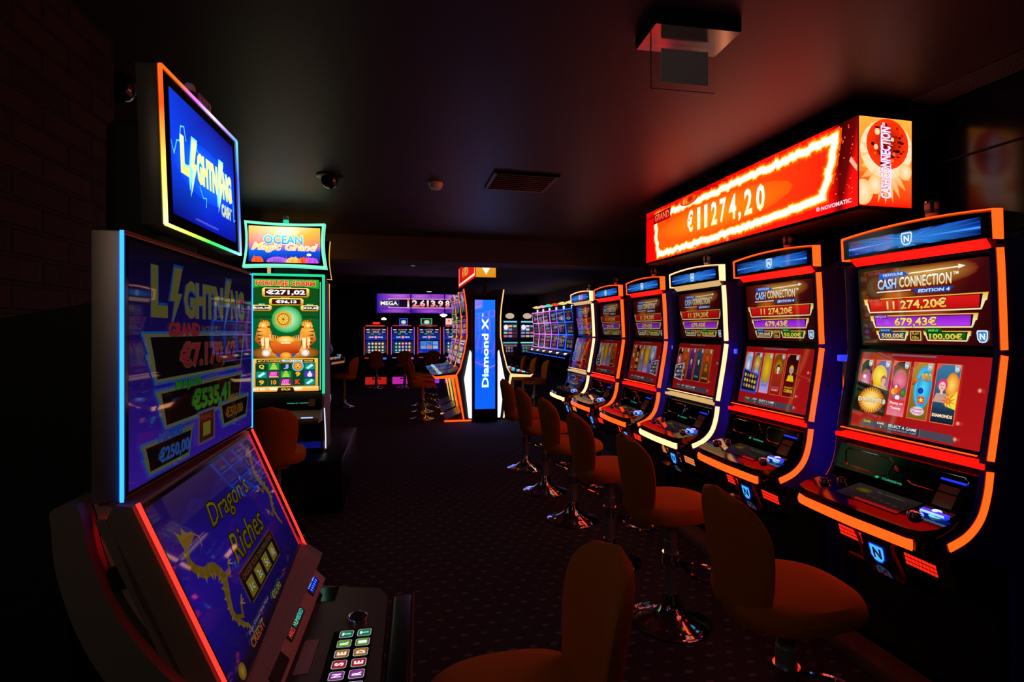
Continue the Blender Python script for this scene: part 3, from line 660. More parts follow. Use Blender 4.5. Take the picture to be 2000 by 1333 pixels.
def art_jackend():
    a = Art(280, 392); a.k = 1.2
    a.quadc(0, 0, 280, 150, '#e01206', '#d01006', '#ff7a20', '#ff6a18'); a.quadc(0, 150, 280, 392, '#ff8a20', '#ff8018', '#ffc040', '#ffb838')
    a.up().burst(140, 200, 130, 190, 22, '#fff8d0', '#ffb040', sx=.75); a.rad(145, 255, 140, 132, '#fffdf0', '#fff0b0')
    a.up().rad(150, 278, 112, 112, '#4a0602', '#e83a0a', n=28); rr = random.Random(2); a.up()
    for i in range(60):
        an = rr.uniform(0, 2*PI); q = rr.uniform(.1, .95); x, y = 150+98*q*math.cos(an), 275+100*q*math.sin(an)
        a.rad(x, y, rr.uniform(5, 15), rr.uniform(3, 9), rr.choice(('#901404', '#3a0402', '#c02a08', '#1c0201', '#ff7a28', '#5a0804')), n=8)
    a.up(); [a.rad(x, y, q, q*1.1, '#fff6c8', '#ffd070') for x, y, q in ((85, 95, 38), (20, 60, 52), (245, 160, 34), (95, 330, 14), (88, 262, 11), (175, 300, 9))]
    a.text('CASHCONNECTION', 112, 36, 166, 356, '#ffffff', '#e8f0ff', bold=.035, shear=.12, rot=90, out='#2a3fa0', ow=.03)
    a.up().line([(166, 44), (166, 190)], 5, '#f8f8ff').line([(116, 200), (116, 356)], 5, '#f8f8ff'); a.text('TM', 120, 356, 136, 372, '#ffffff', rot=90)
    return a
js = thing('jackpot_display', 'large red LED jackpot board with burning frame hung above the right row of machines', 'sign', (1.95, 2.83, 0), -PI/2)
part('housing', js, MB().box(-.978, .978, .004, .30, 1.975, 2.405, MATT, .004))
part('front_screen', js, hot(art_jackpot()).to(MB().box(-.978, .978, 0, .004, 1.99, 2.387, MATT), plane(-.976, .976, -.0005, 1.992, -.0005, 2.385)))
end = hot(art_jackend(), 1.25).to(MB(), lambda u, v, o: (.979+o, .003+.283*u, 1.994+.390*v))
part('end_screen', js, end)
part('ceiling_bracket', js, MB().box(-.85, -.78, .08, .22, 2.405, 2.478, MATT).box(.78, .85, .08, .22, 2.405, 2.478, MATT))

# ================================================================== LEFT FOREGROUND MACHINE
def art_topper():
    a = Art(400, 285)
    a.quadc(0, 0, 200, 140, '#060c70', '#0a18c0', '#0a50ff', '#0a48ff'); a.quadc(200, 0, 400, 140, '#0a18c0', '#0a1690', '#0a3cff', '#0a50ff')
    a.quadc(0, 140, 200, 285, '#0a48ff', '#0a50ff', '#1420a8', '#0c3ae0'); a.quadc(200, 140, 400, 285, '#0a50ff', '#0a3cff', '#140c80', '#1420a8')
    a.up().rad(200, 140, 190, 70, '#1e8cff', '#0a48ff')
    z = [(0, 165), (14, 140), (30, 175), (44, 178), (52, 215), (70, 220), (78, 190)]
    a.up().line(z, 3.5, '#60e8ff').line([(300, 190), (330, 178), (345, 180), (352, 140), (385, 118), (388, 60), (400, 66)], 3, '#60e8ff').line([(150, 100), (170, 76), (190, 80), (186, 56)], 3, '#60e8ff').line([(120, 182), (134, 196), (150, 180)], 3, '#60e8ff')
    def word(c, c2, grow, kk):
        a.k = kk
        for t, x0, x1 in (('L', 46, 92), ('GHTN', 136, 268), ('NG', 306, 374)):
            a.text(t, x0, 106+(12 if t == 'L' else 0)*0, x1, 186 if t != 'L' else 196, c, c2, bold=.05+grow)
        a.up(); a.k = kk
        for x, f in ((98, 0), (272, 0)):
            if grow: a.poly([(x-6, 74), (x+44, 204), (x+14, 206), (x+2, 140), (x-14, 134)], c); a.bolt(x-8, 60, x+44, 212, c)
            else: a.bolt(x, 72, x+36, 204, c)
        a.k = 1.0
    word('#8af4ff', '#8af4ff', .035, 1.2); word('#fff6a8', '#ffe878', 0, 1.2)
    a.text('CASH', 290, 58, 358, 92, '#fff4b0', '#ffe080', bold=.04, out='#40c8ff'); a.text('TM', 362, 84, 370, 92, '#c0f0ff')
    a.text('MALFUNCTION VOIDS ALL PAYS AND PLAYS', 120, 10, 260, 15, '#8090ff', bold=0)
    return a
def art_left_main():
    a = Art(620, 420); a.k = .55
    a.quadc(0, 210, 620, 420, '#1c0f5c', '#150a40', '#08050e', '#0a0610'); a.quadc(0, 0, 620, 210, '#3a1aa0', '#2c138c', '#150a40', '#1c0f5c')
    a.up().rad(310, 130, 280, 60, '#2c1c8c', '#24127a')
    # word
    for gr, c in ((.03, '#123a7a'), (0, '#5a5528')):
        for t, x0, x1, y1 in (('L', 70, 132, 388), ('GHTN', 200, 410, 372), ('NG', 462, 560, 372)): a.up().text(t, x0, 292, x1, y1, c, bold=.05+gr)
        a.up(); [a.bolt(x-(6 if gr else 0), 272-(8 if gr else 0), x+52+(6 if gr else 0), 392+(6 if gr else 0), c) for x in (140, 412)]
    def bar(x0, y0, x1, y1):
        w = y1-y0; z = [(x0, y1), (x0+.25*w, y1-.4*w), (x0+.16*w, y1-.45*w), (x0+.5*w, y0), (x1-.3*w, y0), (x1, y1)]
        a.up().line(z, 9, '#1c4a94', True); a.up().poly(z, '#58563a'); a.up().poly([(x0+.28*w, y1-6), (x0+.44*w, y1-.5*w), (x0+.56*w, y0+6), (x1-.34*w, y0+6), (x1-.1*w, y1-6)], '#0c0508')
    bar(40, 172, 560, 262); bar(84, 82, 540, 156); bar(34, 10, 236, 66); bar(380, 34, 590, 92)
    a.text('GRAND', 130, 256, 272, 284, '#7a1c28', bold=.04, out='#38200c'); a.text('JACKPOT', 282, 260, 370, 278, '#4c4420')
    a.text('€7.170,62', 182, 184, 492, 244, '#7c1626', '#6a1020', bold=.03, out='#4a3a1c')
    a.text('MAJOR', 158, 146, 284, 170, '#1c6414', bold=.04, out='#163008'); a.text('JACKPOT', 292, 150, 376, 166, '#4c4420')
    a.text('€535,41', 234, 90, 450, 142, '#1a5c10', '#2a7a18', bold=.03, out='#3c401c')
    a.text('MINOR', 92, 60, 190, 80, '#1a3e94', bold=.04, out='#0c1c50'); a.text('BONUS', 194, 62, 246, 76, '#4c4420'); a.text('€250,00', 92, 18, 218, 50, '#1e4aa8', bold=.03, out='#30301c')
    a.text('MINI', 440, 88, 500, 106, '#6a4a10', bold=.04); a.text('BONUS', 504, 90, 552, 104, '#4c4420'); a.text('€50,00', 420, 46, 540, 78, '#6e4410', bold=.03)
    a.up().rect(258, 18, 350, 92, '#4a4460'); a.up().rect(266, 24, 342, 86, '#3a140c'); a.text('FIREBALL', 270, 70, 338, 82, '#6a2a1c'); a.up().rect(284, 34, 324, 64, '#6a6020')
    a.text('ANY MALFUNCTION VOIDS ALL PAYS', 110, -6+8, 500, 8, '#3a2c60', bold=0)
    return a
def art_left_low():
    a = Art(620, 400); a.k = .6
    a.quadc(0, 0, 620, 200, '#160a3c', '#0c0620', '#1c0f70', '#221290'); a.quadc(0, 200, 620, 400, '#221290', '#1c0f70', '#180c40', '#241250')
    a.up().quadc(60, 330, 560, 400, '#2a1660', '#2a1660', '#3a2450', '#3a2450'); a.poly([(60, 330), (160, 362), (230, 336), (330, 370), (420, 340), (560, 366), (560, 330)], '#30206a')
    def dragon(P, fl, sc_=1.0):
        a.up(); w = [15, 18, 22, 24, 24, 22, 19, 16, 13, 10, 7, 4]; Q = smooth(P, 4); n = len(Q)
        for i in range(n-1):
            t = (w[min(int(i/n*12), 11)]+0)*sc_; a.line([Q[i], Q[i+1]], t, '#6a5218' if i % 2 else '#5c4612')
        a.up()
        for i in range(0, n-1, 2):
            (x0, y0), (x1, y1) = Q[i], Q[i+1]; l = math.hypot(x1-x0, y1-y0) or 1; nx, ny = (y1-y0)/l*fl, -(x1-x0)/l*fl; t = w[min(int(i/n*12), 11)]*sc_
            a.poly([(x0+nx*t*.4, y0+ny*t*.4), (x1+nx*t*.4, y1+ny*t*.4), ((x0+x1)/2+nx*t*1.0, (y0+y1)/2+ny*t*1.0)], '#7a5c1c')
        x, y = P[0]; h = 26*sc_
        a.poly([(x-h*.6*fl, y-h*.4), (x+h*.5*fl, y-h*.5), (x+h*1.5*fl, y-h*.1), (x+h*1.3*fl, y+h*.3), (x+h*.6*fl, y+h*.5), (x+h*.2*fl, y+h*1.1), (x-h*.2*fl, y+h*.6), (x-h*.8*fl, y+h*1.2), (x-h*.7*fl, y+h*.3)], '#6e5418')
        a.up().rad(x+h*.5*fl, y+h*.2, h*.12, h*.12, '#b02810', n=8); a.line([(x+h*1.4*fl, y+h*.1), (x+h*2*fl, y-h*.5), (x+h*1.8*fl, y-h*1.2)], 3*sc_, '#7a5c1c')
        for k in (.42, .7):
            x, y = Q[int(n*k)]; a.line([(x, y), (x+30*fl*sc_, y-18*sc_), (x+44*fl*sc_, y+4*sc_)], 8*sc_, '#5c4612')
            for q in (-8, 2, 12): a.line([(x+44*fl*sc_, y+4*sc_), (x+(60)*fl*sc_, y+q*sc_+4)], 3*sc_, '#8a7030')
    dragon([(70, 300), (52, 262), (80, 226), (120, 214), (140, 180), (124, 146), (112, 112), (130, 76), (150, 58), (156, 36)], 1)
    dragon([(560, 360), (540, 326), (536, 290), (556, 258), (570, 220), (548, 186), (552, 150), (566, 128)], -1, .85)
    a.text('Dragon’s', 190, 262, 450, 330, '#6c6410', '#5a4c0c', bold=.0, shear=.25, out='#1a1008', ow=.05); a.text('Riches', 220, 170, 440, 236, '#6c6410', '#5a4c0c', bold=.0, shear=.25, out='#1a1008', ow=.05)
    a.up().poly([(206, 78), (452, 78), (462, 88), (462, 146), (452, 156), (206, 156), (196, 146), (196, 88)], '#4c421c'); a.up().rect(199, 81, 459, 153, '#160810')
    a.text('CHOOSE YOUR DENOMINATION', 212, 132, 446, 146, '#584a24', bold=0); a.up()
    for i, t in enumerate(('1c', '2c', '5c', '10c')): a.rect(214+i*60, 86, 256+i*60, 126, '#6a5c10', '#7c7018')
    for i, t in enumerate(('1c', '2c', '5c', '10c')): a.text(t, 224+i*60, 96, 246+i*60, 118, '#b8b8a8', bold=.02, out='#101018')
    a.up().quadc(0, 0, 620, 30, '#120812', '#120812', '#1c0c20', '#1c0c20')
    a.text('CREDIT', 120, 18, 210, 38, '#7a6a10', '#a03010', bold=.03); a.text('€0,00', 300, 24, 372, 44, '#7a7a18', bold=.02); a.text('Door Closed: Belly Panel', 130, 44, 276, 53, '#8a8aa0', bold=0)
    a.up().rad(48, 22, 16, 16, '#a08020', '#6a4a0c')
    return a
LA = math.radians(87.6)
lm = thing('slot_machine', 'large grey slot machine in front at left with blue topper screen and dragon screen', 'slot machine', (-.444, 1.316, 0), LA)
part('upper_housing', lm, MB().box(-.334, .334, .001, .045, 1.160, 1.618, SILVER, .003).box(-.328, .328, -.002, .004, 1.166, 1.612, BLACK))
part('upper_screen', lm, art_left_main().to(MB().box(-.328, .328, -.004, -.001, 1.166, 1.612, BLACK), plane(-.318, .318, -.0042, 1.172, -.0042, 1.606)))
for s in (-1, 1): part('edge_light', lm, MB().box(s*.3332, s*.3365, -.005, .0, 1.160, 1.618, CYLED), None, 'cyan light line')
part('top_edge', lm, MB().box(-.33, .33, -.004, .0, 1.616, 1.620, mat('painted_red_reflection', (.35, .05, .05), .3)))  # thin red reflection along the top, painted as a coloured strip
slope = lambda z: -.021-(1.165-z)*.418
part('lower_housing', lm, MB().prism([(slope(1.15)+.004, 1.15), (slope(.774)+.004, .774), (slope(.774)+.052, .752), (slope(.90)+.058, .90), (slope(1.0)+.060, 1.0), (slope(1.12)+.054, 1.135), (slope(1.15)+.03, 1.155)], -.334, .334, GREYP).prism([(slope(1.13)+.05, 1.13), (slope(.79)+.05, .79), (slope(.79)+.070, .79), (slope(1.13)+.068, 1.13)], -.334, -.324, GREYP))
part('lower_screen', lm, panel(art_left_low(), -.31, .31, slope(.785), .785, slope(1.138), 1.138, .008, .006))
for s in (-1, 1): part('edge_light', lm, MB().ribbon([(slope(.776)-.004, .776), (slope(1.155)-.004, 1.155)], .006, s*.3328, s*.336, REDLED), None, 'red light line')
WI = smooth([(.056, 1.166), (.047, 1.14), (.034, 1.073), (-.006, .973), (-.072, .877), (-.135, .815), (-.20, .765)], 5)
WO = [(y+.040+.0009*i-.020*max(0, 1-i/3)**2, z-.0025*i) for i, (y, z) in enumerate(WI)]
WI[0] = (WI[0][0]+.012, WI[0][1])
wing = MB()
for i in range(len(WI)-1): wing.prism([WI[i], WI[i+1], WO[i+1], WO[i]], -.352, .352, GREYP)
part('rear_shell', lm, wing)
rec = MB()
for i in range(3, len(WI)-1):
    z = WI[i][1]; z2 = WI[i+1][1]
    rec.prism([(WI[i][0]-.002, z), (WI[i+1][0]-.002, z2), (max(slope(z2)+.050, WI[i+1][0]-.075), z2), (max(slope(z)+.050, WI[i][0]-.075), z)], -.318, .318, mat('recess_grey', (.40, .30, .28), .6))
for z0, z1 in ((1.055, 1.02), (.895, .85)):
    yy = lambda z: slope(z)+.055
    rec.prism([(yy(z0), z0), (yy(z1), z1), (yy(z1)+.05, z1-.012), (yy(z0)+.046, z0-.012)], -.327, .327, MATT)
part('recess', lm, rec)
for z0, z1 in ((1.125, 1.06), (1.015, .90), (.845, .80)):
    part('recess_light', lm, MB().ribbon([(slope(z1)+.060, z1), (slope(z0)+.062, z0)], .004, -.321, -.319+.003, light('hidden_red', (1.0, .008, .014), 9.0)), None, 'red light inside the side recess')
part('cabinet', lm, MB().prism([(.10, 0), (.46, 0), (.46, 1.05), (.30, 1.45), (.06, 1.50), (.046, 1.2), (.10, 1.10)], -.29, .29, MATT).box(-.29, .29, -.16, .2, 0, .62, MATT))
dk = part('button_deck', lm, MB().slab([(-.30, -.10), (-.30, -.21), (-.262, -.385), (-.20, -.412), (.19, -.404), (.235, -.378), (.282, -.205), (.30, -.10)], .655, .70, DECKP))
part('front_fascia', lm, MB().prism([(-.12, .70), (-.135, .752), (-.165, .748), (-.2125, .6995)], -.325, .325, mat('fascia_plate', (.72, .46, .46), .4)))
part('palm_rest', lm, MB().box(-.24, .215, -.476, -.416, .62, .688, BLK2, .012, 3).box(-.24, .215, -.479, -.474, .684, .690, mat('painted_red_lit_edge', (.22, .05, .05), .4)))  # red light catching the pad's front edge is painted as a strip
def ontop(x0, x1, y0, y1, z, m, t=.002): return MB().box(x0, x1, y0, y1, z, z+t, m)
fz = lambda y: .748+(y+.165)*1.0
def fascia(x0, x1, y0, y1, m, t=.002): return MB().prism([(y0, fz(y0)), (y0, fz(y0)+t), (y1, fz(y1)+t), (y1, fz(y1))], x0, x1, m)
bd = part('bill_display', dk, fascia(.20, .285, -.203, -.176, BLK2, .003))
part('blue_text_line', bd, Art(90, 24).rect(0, 0, 90, 24, '#0414a0').text('INSERT BILL', 4, 12, 86, 21, '#a8d8ff', bold=.0).text('- - - - - -', 8, 3, 82, 8, '#60a0ff', bold=0).to(MB(), lambda u, v, o: (.204+.077*u, -.200+.021*v, fz(-.200+.021*v)+.0035+o)))
part('bill_slot', dk, ontop(.185, .262, -.262, -.212, .699, mat('dark_green_smoke', (.004, .010, .008), .08)))
td = part('text_display', dk, fascia(-.02, .115, -.199, -.185, BLK2, .003))
part('display_text', td, Art(130, 13).text('ARES ', 3, 2, 40, 11, '#e04848', bold=0).text('NUMBERED', 50, 2, 126, 11, '#40d8c0', bold=0).to(MB(), lambda u, v, o: (-.018+.131*u, -.198+.012*v, fz(-.198+.012*v)+.0035+o)))
part('card_slot', dk, fascia(-.165, -.075, -.206, -.186, MATT, .004))
part('paper_label', dk, ontop(-.12, .005, -.255, -.222, .7005, PAPER, .0008))
part('round_button', dk, MB().lathe([(.026, 0), (.026, .010), (.022, .013), (.018, .013)], CHROME, 24, (.075, -.335, .70)).lathe([(.018, 0), (.018, .011), (.001, .012)], BLK2, 24, (.075, -.335, .70)))
kp = part('key_panel', dk, ontop(-.22, .030, -.372, -.285, .6995, BLACK, .002))
for row, word in enumerate(('INSERT', 'CREDIT')):
    for i, ch in enumerate(word):
        c = ('#7a2a9a', '#8a30a8', '#a01c2c', '#b06a14', '#5a9a18', '#128060')[i] if not (row == 0 and i == 3) else '#b06a14'
        c = ('#6a3aa0', '#8a2a98', '#b01828', '#b06a14', '#58981a', '#0f7a5a')[i]
        x = -.186+i*.0385; y = -.318-row*.042-.0
        a = Art(40, 40); rp = lambda m_: [(20+(u-20)*m_, 20+(v-20)*m_) for u, v in ((6, 2), (34, 2), (38, 6), (38, 34), (34, 38), (6, 38), (2, 34), (2, 6))]
        a.poly(rp(1.0), '#b8b8b8'); a.up().poly(rp(.9), '#101014'); a.up().poly(rp(.8), c); a.text(ch, 13, 9, 27, 31, '#f4f4f4', bold=.04)
        b = MB().box(x-.0165, x+.0165, y-.0185, y+.0185, .7015, .706, BLACK, .003)
        part('letter_key', kp, a.to(b, lambda u, v, o: (x-.016+.032*u, y-.018+.036*v, .7062+o)))
for o in list(lm.children):                                          # the slanted lower screen unit is turned a little against the upper one
    if o.name.startswith(('lower_housing', 'lower_screen')) or (o.name.startswith('edge_light') and o.data.materials[0] == REDLED):
        o.rotation_euler.z = .035; o.location.y = .018
# topper
tl = math.radians(-2.0)
tp = MB().box(-.200, .220, .001, .040, -.157, .157, DECKP, .003).box(-.196, .216, -.003, .003, -.153, .153, BLACK).box(-.17, .19, .040, .052, -.135, .115, SILVER, .004)
TM = Matrix.Translation((0, 0, 1.812)) @ Matrix.Rotation(tl, 4, 'X')
t = part('topper_housing', lm, tp.xform(TM))
part('topper_screen', t, art_topper().to(MB(), plane(-.166, .186, -.0035, -.128, -.0035, .128)).xform(TM))
def strip4():
    b = MB(); w = .005; y0, y1 = -.0065, .0
    def seg(x0, z0, x1, z1, cols):
        n = len(cols)-1
        for i in range(n):
            a0, a1 = i/n, (i+1)/n; X0, X1 = x0+(x1-x0)*a0, x0+(x1-x0)*a1; Z0, Z1 = z0+(z1-z0)*a0, z0+(z1-z0)*a1
            dx, dz = (0, w) if abs(x1-x0) > abs(z1-z0) else (w, 0)
            vs = [(X0-dx/2, y0, Z0-dz/2), (X1-dx/2, y0, Z1-dz/2), (X1+dx/2, y0, Z1+dz/2), (X0+dx/2, y0, Z0+dz/2)]; vs += [(p[0], y1, p[2]) for p in vs]
            c0, c1 = cols[i], cols[i+1]; cc = [c0, c1, c1, c0]*2
            b.add(vs, [[0, 1, 2, 3], [7, 6, 5, 4], [0, 4, 5, 1], [1, 5, 6, 2], [2, 6, 7, 3], [3, 7, 4, 0]], GLOW, cc)
    k = 1.5
    seg(-.1975, -.1555, -.1975, .1555, [H('#f8ffb0', k), H('#f4ff70', k), H('#ffb040', k), H('#ff4a10', k), H('#ff5a18', k)])
    seg(-.1975, .1555, .2175, .1555, [H('#ff5a10', k), H('#ff6a20', k), H('#e070ff', k), H('#e8d0ff', k), H('#b090ff', k), H('#60a0ff', k)])
    seg(.2175, .1555, .2175, -.1555, [H('#70d0ff', k), H('#4060ff', k), H('#6080ff', k), H('#a0c8ff', k)])
    seg(-.1975, -.1555, .2175, -.1555, [H('#f4ff90', k), H('#d8ff50', k), H('#30e050', k), H('#40e0a0', k), H('#a0f0ff', k)])
    return b.xform(TM)
part('rainbow_light', t, strip4())
part('candle_lamp', lm, MB().lathe([(.012, 0), (.012, .034), (.008, .040)], WHITEP, 14, (-.03, .018, 1.966)).lathe([(.0125, .008), (.0125, .022)], BLK2, 14, (-.03, .018, 1.966)))
tg = part('number_tag', lm, MB().box(.005, .075, .012, .016, 1.966, 2.004, PAPER, .001))
ta = Art(70, 38); ta.text('2660', 10, 8, 60, 30, (.01, .008, .01)); part('tag_digits', tg, ta.to(MB(), plane(.005, .075, .0117, 1.966, .0117, 2.004)))
part('monitor_mount', lm, MB().box(-.10, .12, .052, .16, 1.50, 1.90, MATT, .03, 3).box(-.05, .07, .06, .12, 1.45, 1.6, MATT))

# ================================================================== LEFT MIDDLE: back-to-back tall portrait machines on a black plinth
def art_ocean():
    a = Art(580, 330); a.k = 1.35
    a.quadc(0, 165, 290, 330, '#f06a78', '#ffb040', '#fff0c0', '#ffc850'); a.quadc(290, 165, 580, 330, '#ffb040', '#f07060', '#ffb838', '#fff0c0')
    a.quadc(0, 0, 580, 110, '#0a1c78', '#0c1868', '#1048d0', '#1060e0'); a.quadc(0, 110, 580, 165, '#1060e0', '#1048d0', '#e06a90', '#f06a78')
    a.up().rad(290, 290, 120, 44, '#fffbf0', '#ffe090'); a.up()
    rr = random.Random(3)
    for cx, w, c, c2 in ((70, 60, '#ff5a20', '#c82a10'), (230, 110, '#b060e0', '#5a2a98'), (360, 80, '#ffc060', '#d88020'), (440, 60, '#ff5a18', '#d02808'), (510, 70, '#c050e0', '#5a20a0')):
        a.rad(cx, 6, w*.8, 46, c2, c); 
        for i in range(9): q = cx+rr.uniform(-w*.7, w*.7); a.poly([(q-7, 4), (q+7, 4), (q+rr.uniform(-8, 8), rr.uniform(36, 70))], c)
    a.up().rad(488, 78, 20, 12, '#f0f0f8')
    a.text('OCEAN', 120, 168, 436, 252, '#6ae0ff', '#1a90c8', bold=.03, out='#f4fbff', ow=.04); a.text('Magic Grand', 24, 92, 560, 180, '#ffe8a0', '#e8a030', bold=.02, shear=.35, out='#f8f0d8', ow=.035)
    return a
def art_charm():
    a = Art(520, 920); a.k = 1.2
    a.quadc(0, 600, 520, 920, '#0a3a18', '#0a3a18', '#20b028', '#1ca824'); a.quadc(0, 300, 520, 600, '#0c4a20', '#0c4a20', '#0a5a26', '#0a5a26'); a.quadc(0, 0, 520, 300, '#08301c', '#08301c', '#0c4a20', '#0c4a20')
    a.up().poly([(0, 845), (130, 862), (390, 862), (520, 845), (520, 640), (380, 640), (260, 690), (140, 640), (0, 640)], '#0e4a16')
    a.up().rad(268, 590, 120, 110, '#c8ffd0', '#109a3c'); a.up().rad(240, 592, 66, 66, '#ffe070', '#c88818'); a.burst(240, 592, 58, 74, 6, '#f8d050', '#d89820'); a.up().ring(240, 592, 48, 48, 6, '#6a4008'); a.rad(240, 592, 8, 8, '#704810')
    for i in range(5): an = PI*i/5; a.line([(240-44*math.cos(an), 592-44*math.sin(an)), (240+44*math.cos(an), 592+44*math.sin(an))], 3, '#6a4008')
    a.text('FORTUNE CHARM', 26, 866, 492, 908, '#ff4a20', '#c81808', bold=.045, out='#ffd8a0')
    def tag(x0, y0, x1, y1, t, tx0, tx1):
        a.up().poly([(x0, y0+12), (x0+14, y0), (x1-14, y0), (x1, y0+12), (x1, y1-12), (x1-14, y1), (x0+14, y1), (x0, y1-12)], '#f0b828', ['#c88a18']*4+['#ffe070']*4); a.up().rect(x0+22, y0+8, x1-22, y1-8, '#3a0c10'); a.text(t, tx0, y0+14, tx1, y1-16, '#ffffff', bold=.04, out='#180808')
    tag(76, 774, 444, 850, '€271,02', 108, 412); tag(130, 706, 398, 764, '€96,13', 180, 344); tag(-4, 660, 150, 708, '€28,38', 8, 136); tag(376, 660, 524, 708, '€29,85', 396, 516)
    a.text('MAXI', 214, 842, 300, 856, '#ffe070'); a.text('MAJOR', 224, 758, 290, 770, '#ffe070'); a.text('MINI', 50, 708, 96, 718, '#9ae8d8'); a.text('MINOR', 424, 708, 476, 718, '#9ae8b0')
    a.up().rad(260, 316, 270, 60, '#f0a030', '#70380c'); a.up()
    for m in (1, -1):
        X = lambda x: 260-m*(260-x) if m == -1 else x
        X = (lambda x: x) if m == 1 else (lambda x: 520-x)
        a.poly([(X(x), y) for x, y in ((30, 470), (56, 560), (120, 560), (150, 480), (130, 400), (150, 330), (80, 320), (60, 380), (20, 420))], '#e08a20', ['#b85a10', '#f8c050', '#f0a830', '#e88a20', '#d87018', '#f8c860', '#c05a10', '#a84a0c', '#b05010'])
        a.rad(X(96), 548, 42, 38, '#f8c048', '#d07a18', n=14); a.poly([(X(130), 470), (X(210), 450), (X(226), 400), (X(140), 410)], '#f0a038', ['#f8d080', '#c8781c', '#a85810', '#e88c28'])
    a.up()
    for m in (1, -1):
        X = (lambda x: x) if m == 1 else (lambda x: 520-x)
        a.rad(X(70), 582, 10, 12, '#8a3c0c', n=8); a.rad(X(112), 552, 5, 4, '#1a0806', n=8); a.poly([(X(118), 536), (X(144), 530), (X(136), 522), (X(116), 524)], '#3a0c06'); a.rad(X(108), 316, 34, 30, '#ffffff', '#c8a898', n=16)
        for i in range(6): a.poly([(X(34+i*4), 528-i*30), (X(84+i*4), 520-i*30), (X(36+i*4), 514-i*30)], '#5a2006')
        for i in range(4): a.poly([(X(146+i*18), 462-i*4), (X(156+i*18), 462-i*4), (X(154+i*18), 418)], '#4a1a08')
        for i in range(3): a.poly([(X(78+i*14), 584-abs(i-1)*6), (X(86+i*14), 584-abs(i-1)*6), (X(84+i*14), 564)], '#5a2006')
        a.rad(X(84), 540, 12, 10, '#f8e0b0', n=10); a.poly([(X(66), 430), (X(90), 450), (X(92), 380), (X(78), 350)], '#f8d898')
        a.poly([(X(100), 440), (X(134), 440), (X(124), 350), (X(104), 350)], '#f8dca0')
    a.up().poly([(136, 404), (384, 404), (362, 320), (300, 286), (220, 286), (158, 320)], '#c03810', ['#e86a20', '#e86a20', '#a02808', '#802008', '#802008', '#a02808']); a.up().rad(260, 424, 76, 30, '#ffe888', '#d8901c'); a.rad(260, 296, 44, 26, '#ffc040', '#e07a10'); a.poly([(180, 300), (214, 316), (214, 280), (200, 284)], '#2050b0'); a.poly([(340, 300), (306, 316), (306, 280), (320, 284)], '#2050b0'); a.rect(222, 392, 296, 402, '#ffe8d0')
    a.up().rect(6, 40, 514, 270, '#d8982c', '#f0b840'); a.up().rect(34, 236, 486, 262, '#2a1408'); a.text('BET UP TO INCREASE', 46, 243, 220, 255, '#ffe070', bold=.02); a.text('PROGRESSIVE', 228, 240, 392, 259, '#f0fff0', bold=.03); a.text('VALUES!', 400, 243, 472, 255, '#ffe070', bold=.02)
    a.up().rect(26, 44, 494, 234, '#0a3a24'); a.up(); [a.rect(26+94*i-1, 44, 26+94*i+2, 234, '#1a6a40') for i in range(1, 5)]
    g = [['Q', 'tower', 'J', 'lion', 'fish'], ['fish', 'shell', 'tower', '9', 'vase'], ['9', '10', 'shell', 'K', 'fish']]
    for r in range(3):
        for c in range(5):
            x = 73+94*c; y = 202-63*r; k = g[r][c]
            if k in ('Q', 'J', '9', '10', 'K'): a.text(k, x-20, y-18, x+20, y+20, {'Q': '#e8d020', 'J': '#90a0f0', '9': '#f8b020', '10': '#f89020', 'K': '#f04020'}[k], bold=.04, out='#3a2008')
            elif k == 'lion': a.up().rad(x, y+4, 46, 44, '#f8f0c0', '#40b8d8'); a.up().rad(x, y+4, 36, 36, '#ffc850', '#b85a10'); a.up().rad(x-12, y+10, 5, 4, '#2a1004', n=8); a.rad(x+12, y+10, 5, 4, '#2a1004', n=8); a.rad(x, y-6, 8, 6, '#6a2a08', n=8)
            else:
                bc = {'tower': ('#1a9838', '#70e050'), 'fish': ('#0a8878', '#b0f0f0'), 'shell': ('#8a1a70', '#f070d0'), 'vase': ('#4a30b0', '#d8d8ff')}[k]
                a.up().rect(x-40, y-26, x+40, y+26, bc[0]); a.up()
                if k == 'tower': [a.rect(x-28+6*i, y-20+13*i, x+28-6*i, y-10+13*i, bc[1], '#e8c030') for i in range(4)]
                elif k == 'fish': a.poly([(x-30, y-10), (x+14, y+22), (x+30, y+8), (x-14, y-22)], bc[1])
                elif k == 'shell': [a.line([(x-30+15*i, y-14), (x-18+12*i, y+18)], 9, bc[1]) for i in range(4)]; a.rect(x-36, y-22, x+36, y-14, '#f0c040')
                else: a.rad(x, y-6, 20, 18, bc[1]); a.rect(x-7, y+8, x+7, y+24, bc[1])
    a.up().quadc(0, 0, 520, 38, '#e88a18', '#e88a18', '#ffd080', '#ffd080'); a.up().poly([(190, 0), (330, 0), (316, 34), (204, 34)], '#2a1006'); a.text('€76,20', 224, 6, 296, 26, '#ffe060'); a.up().poly([(140, 12), (196, 12), (186, 34), (132, 34)], '#fff0d0'); a.poly([(324, 12), (384, 12), (390, 34), (334, 34)], '#fff0d0'); a.text('C1 B2', 10, 12, 100, 28, '#ffffff')
    return a
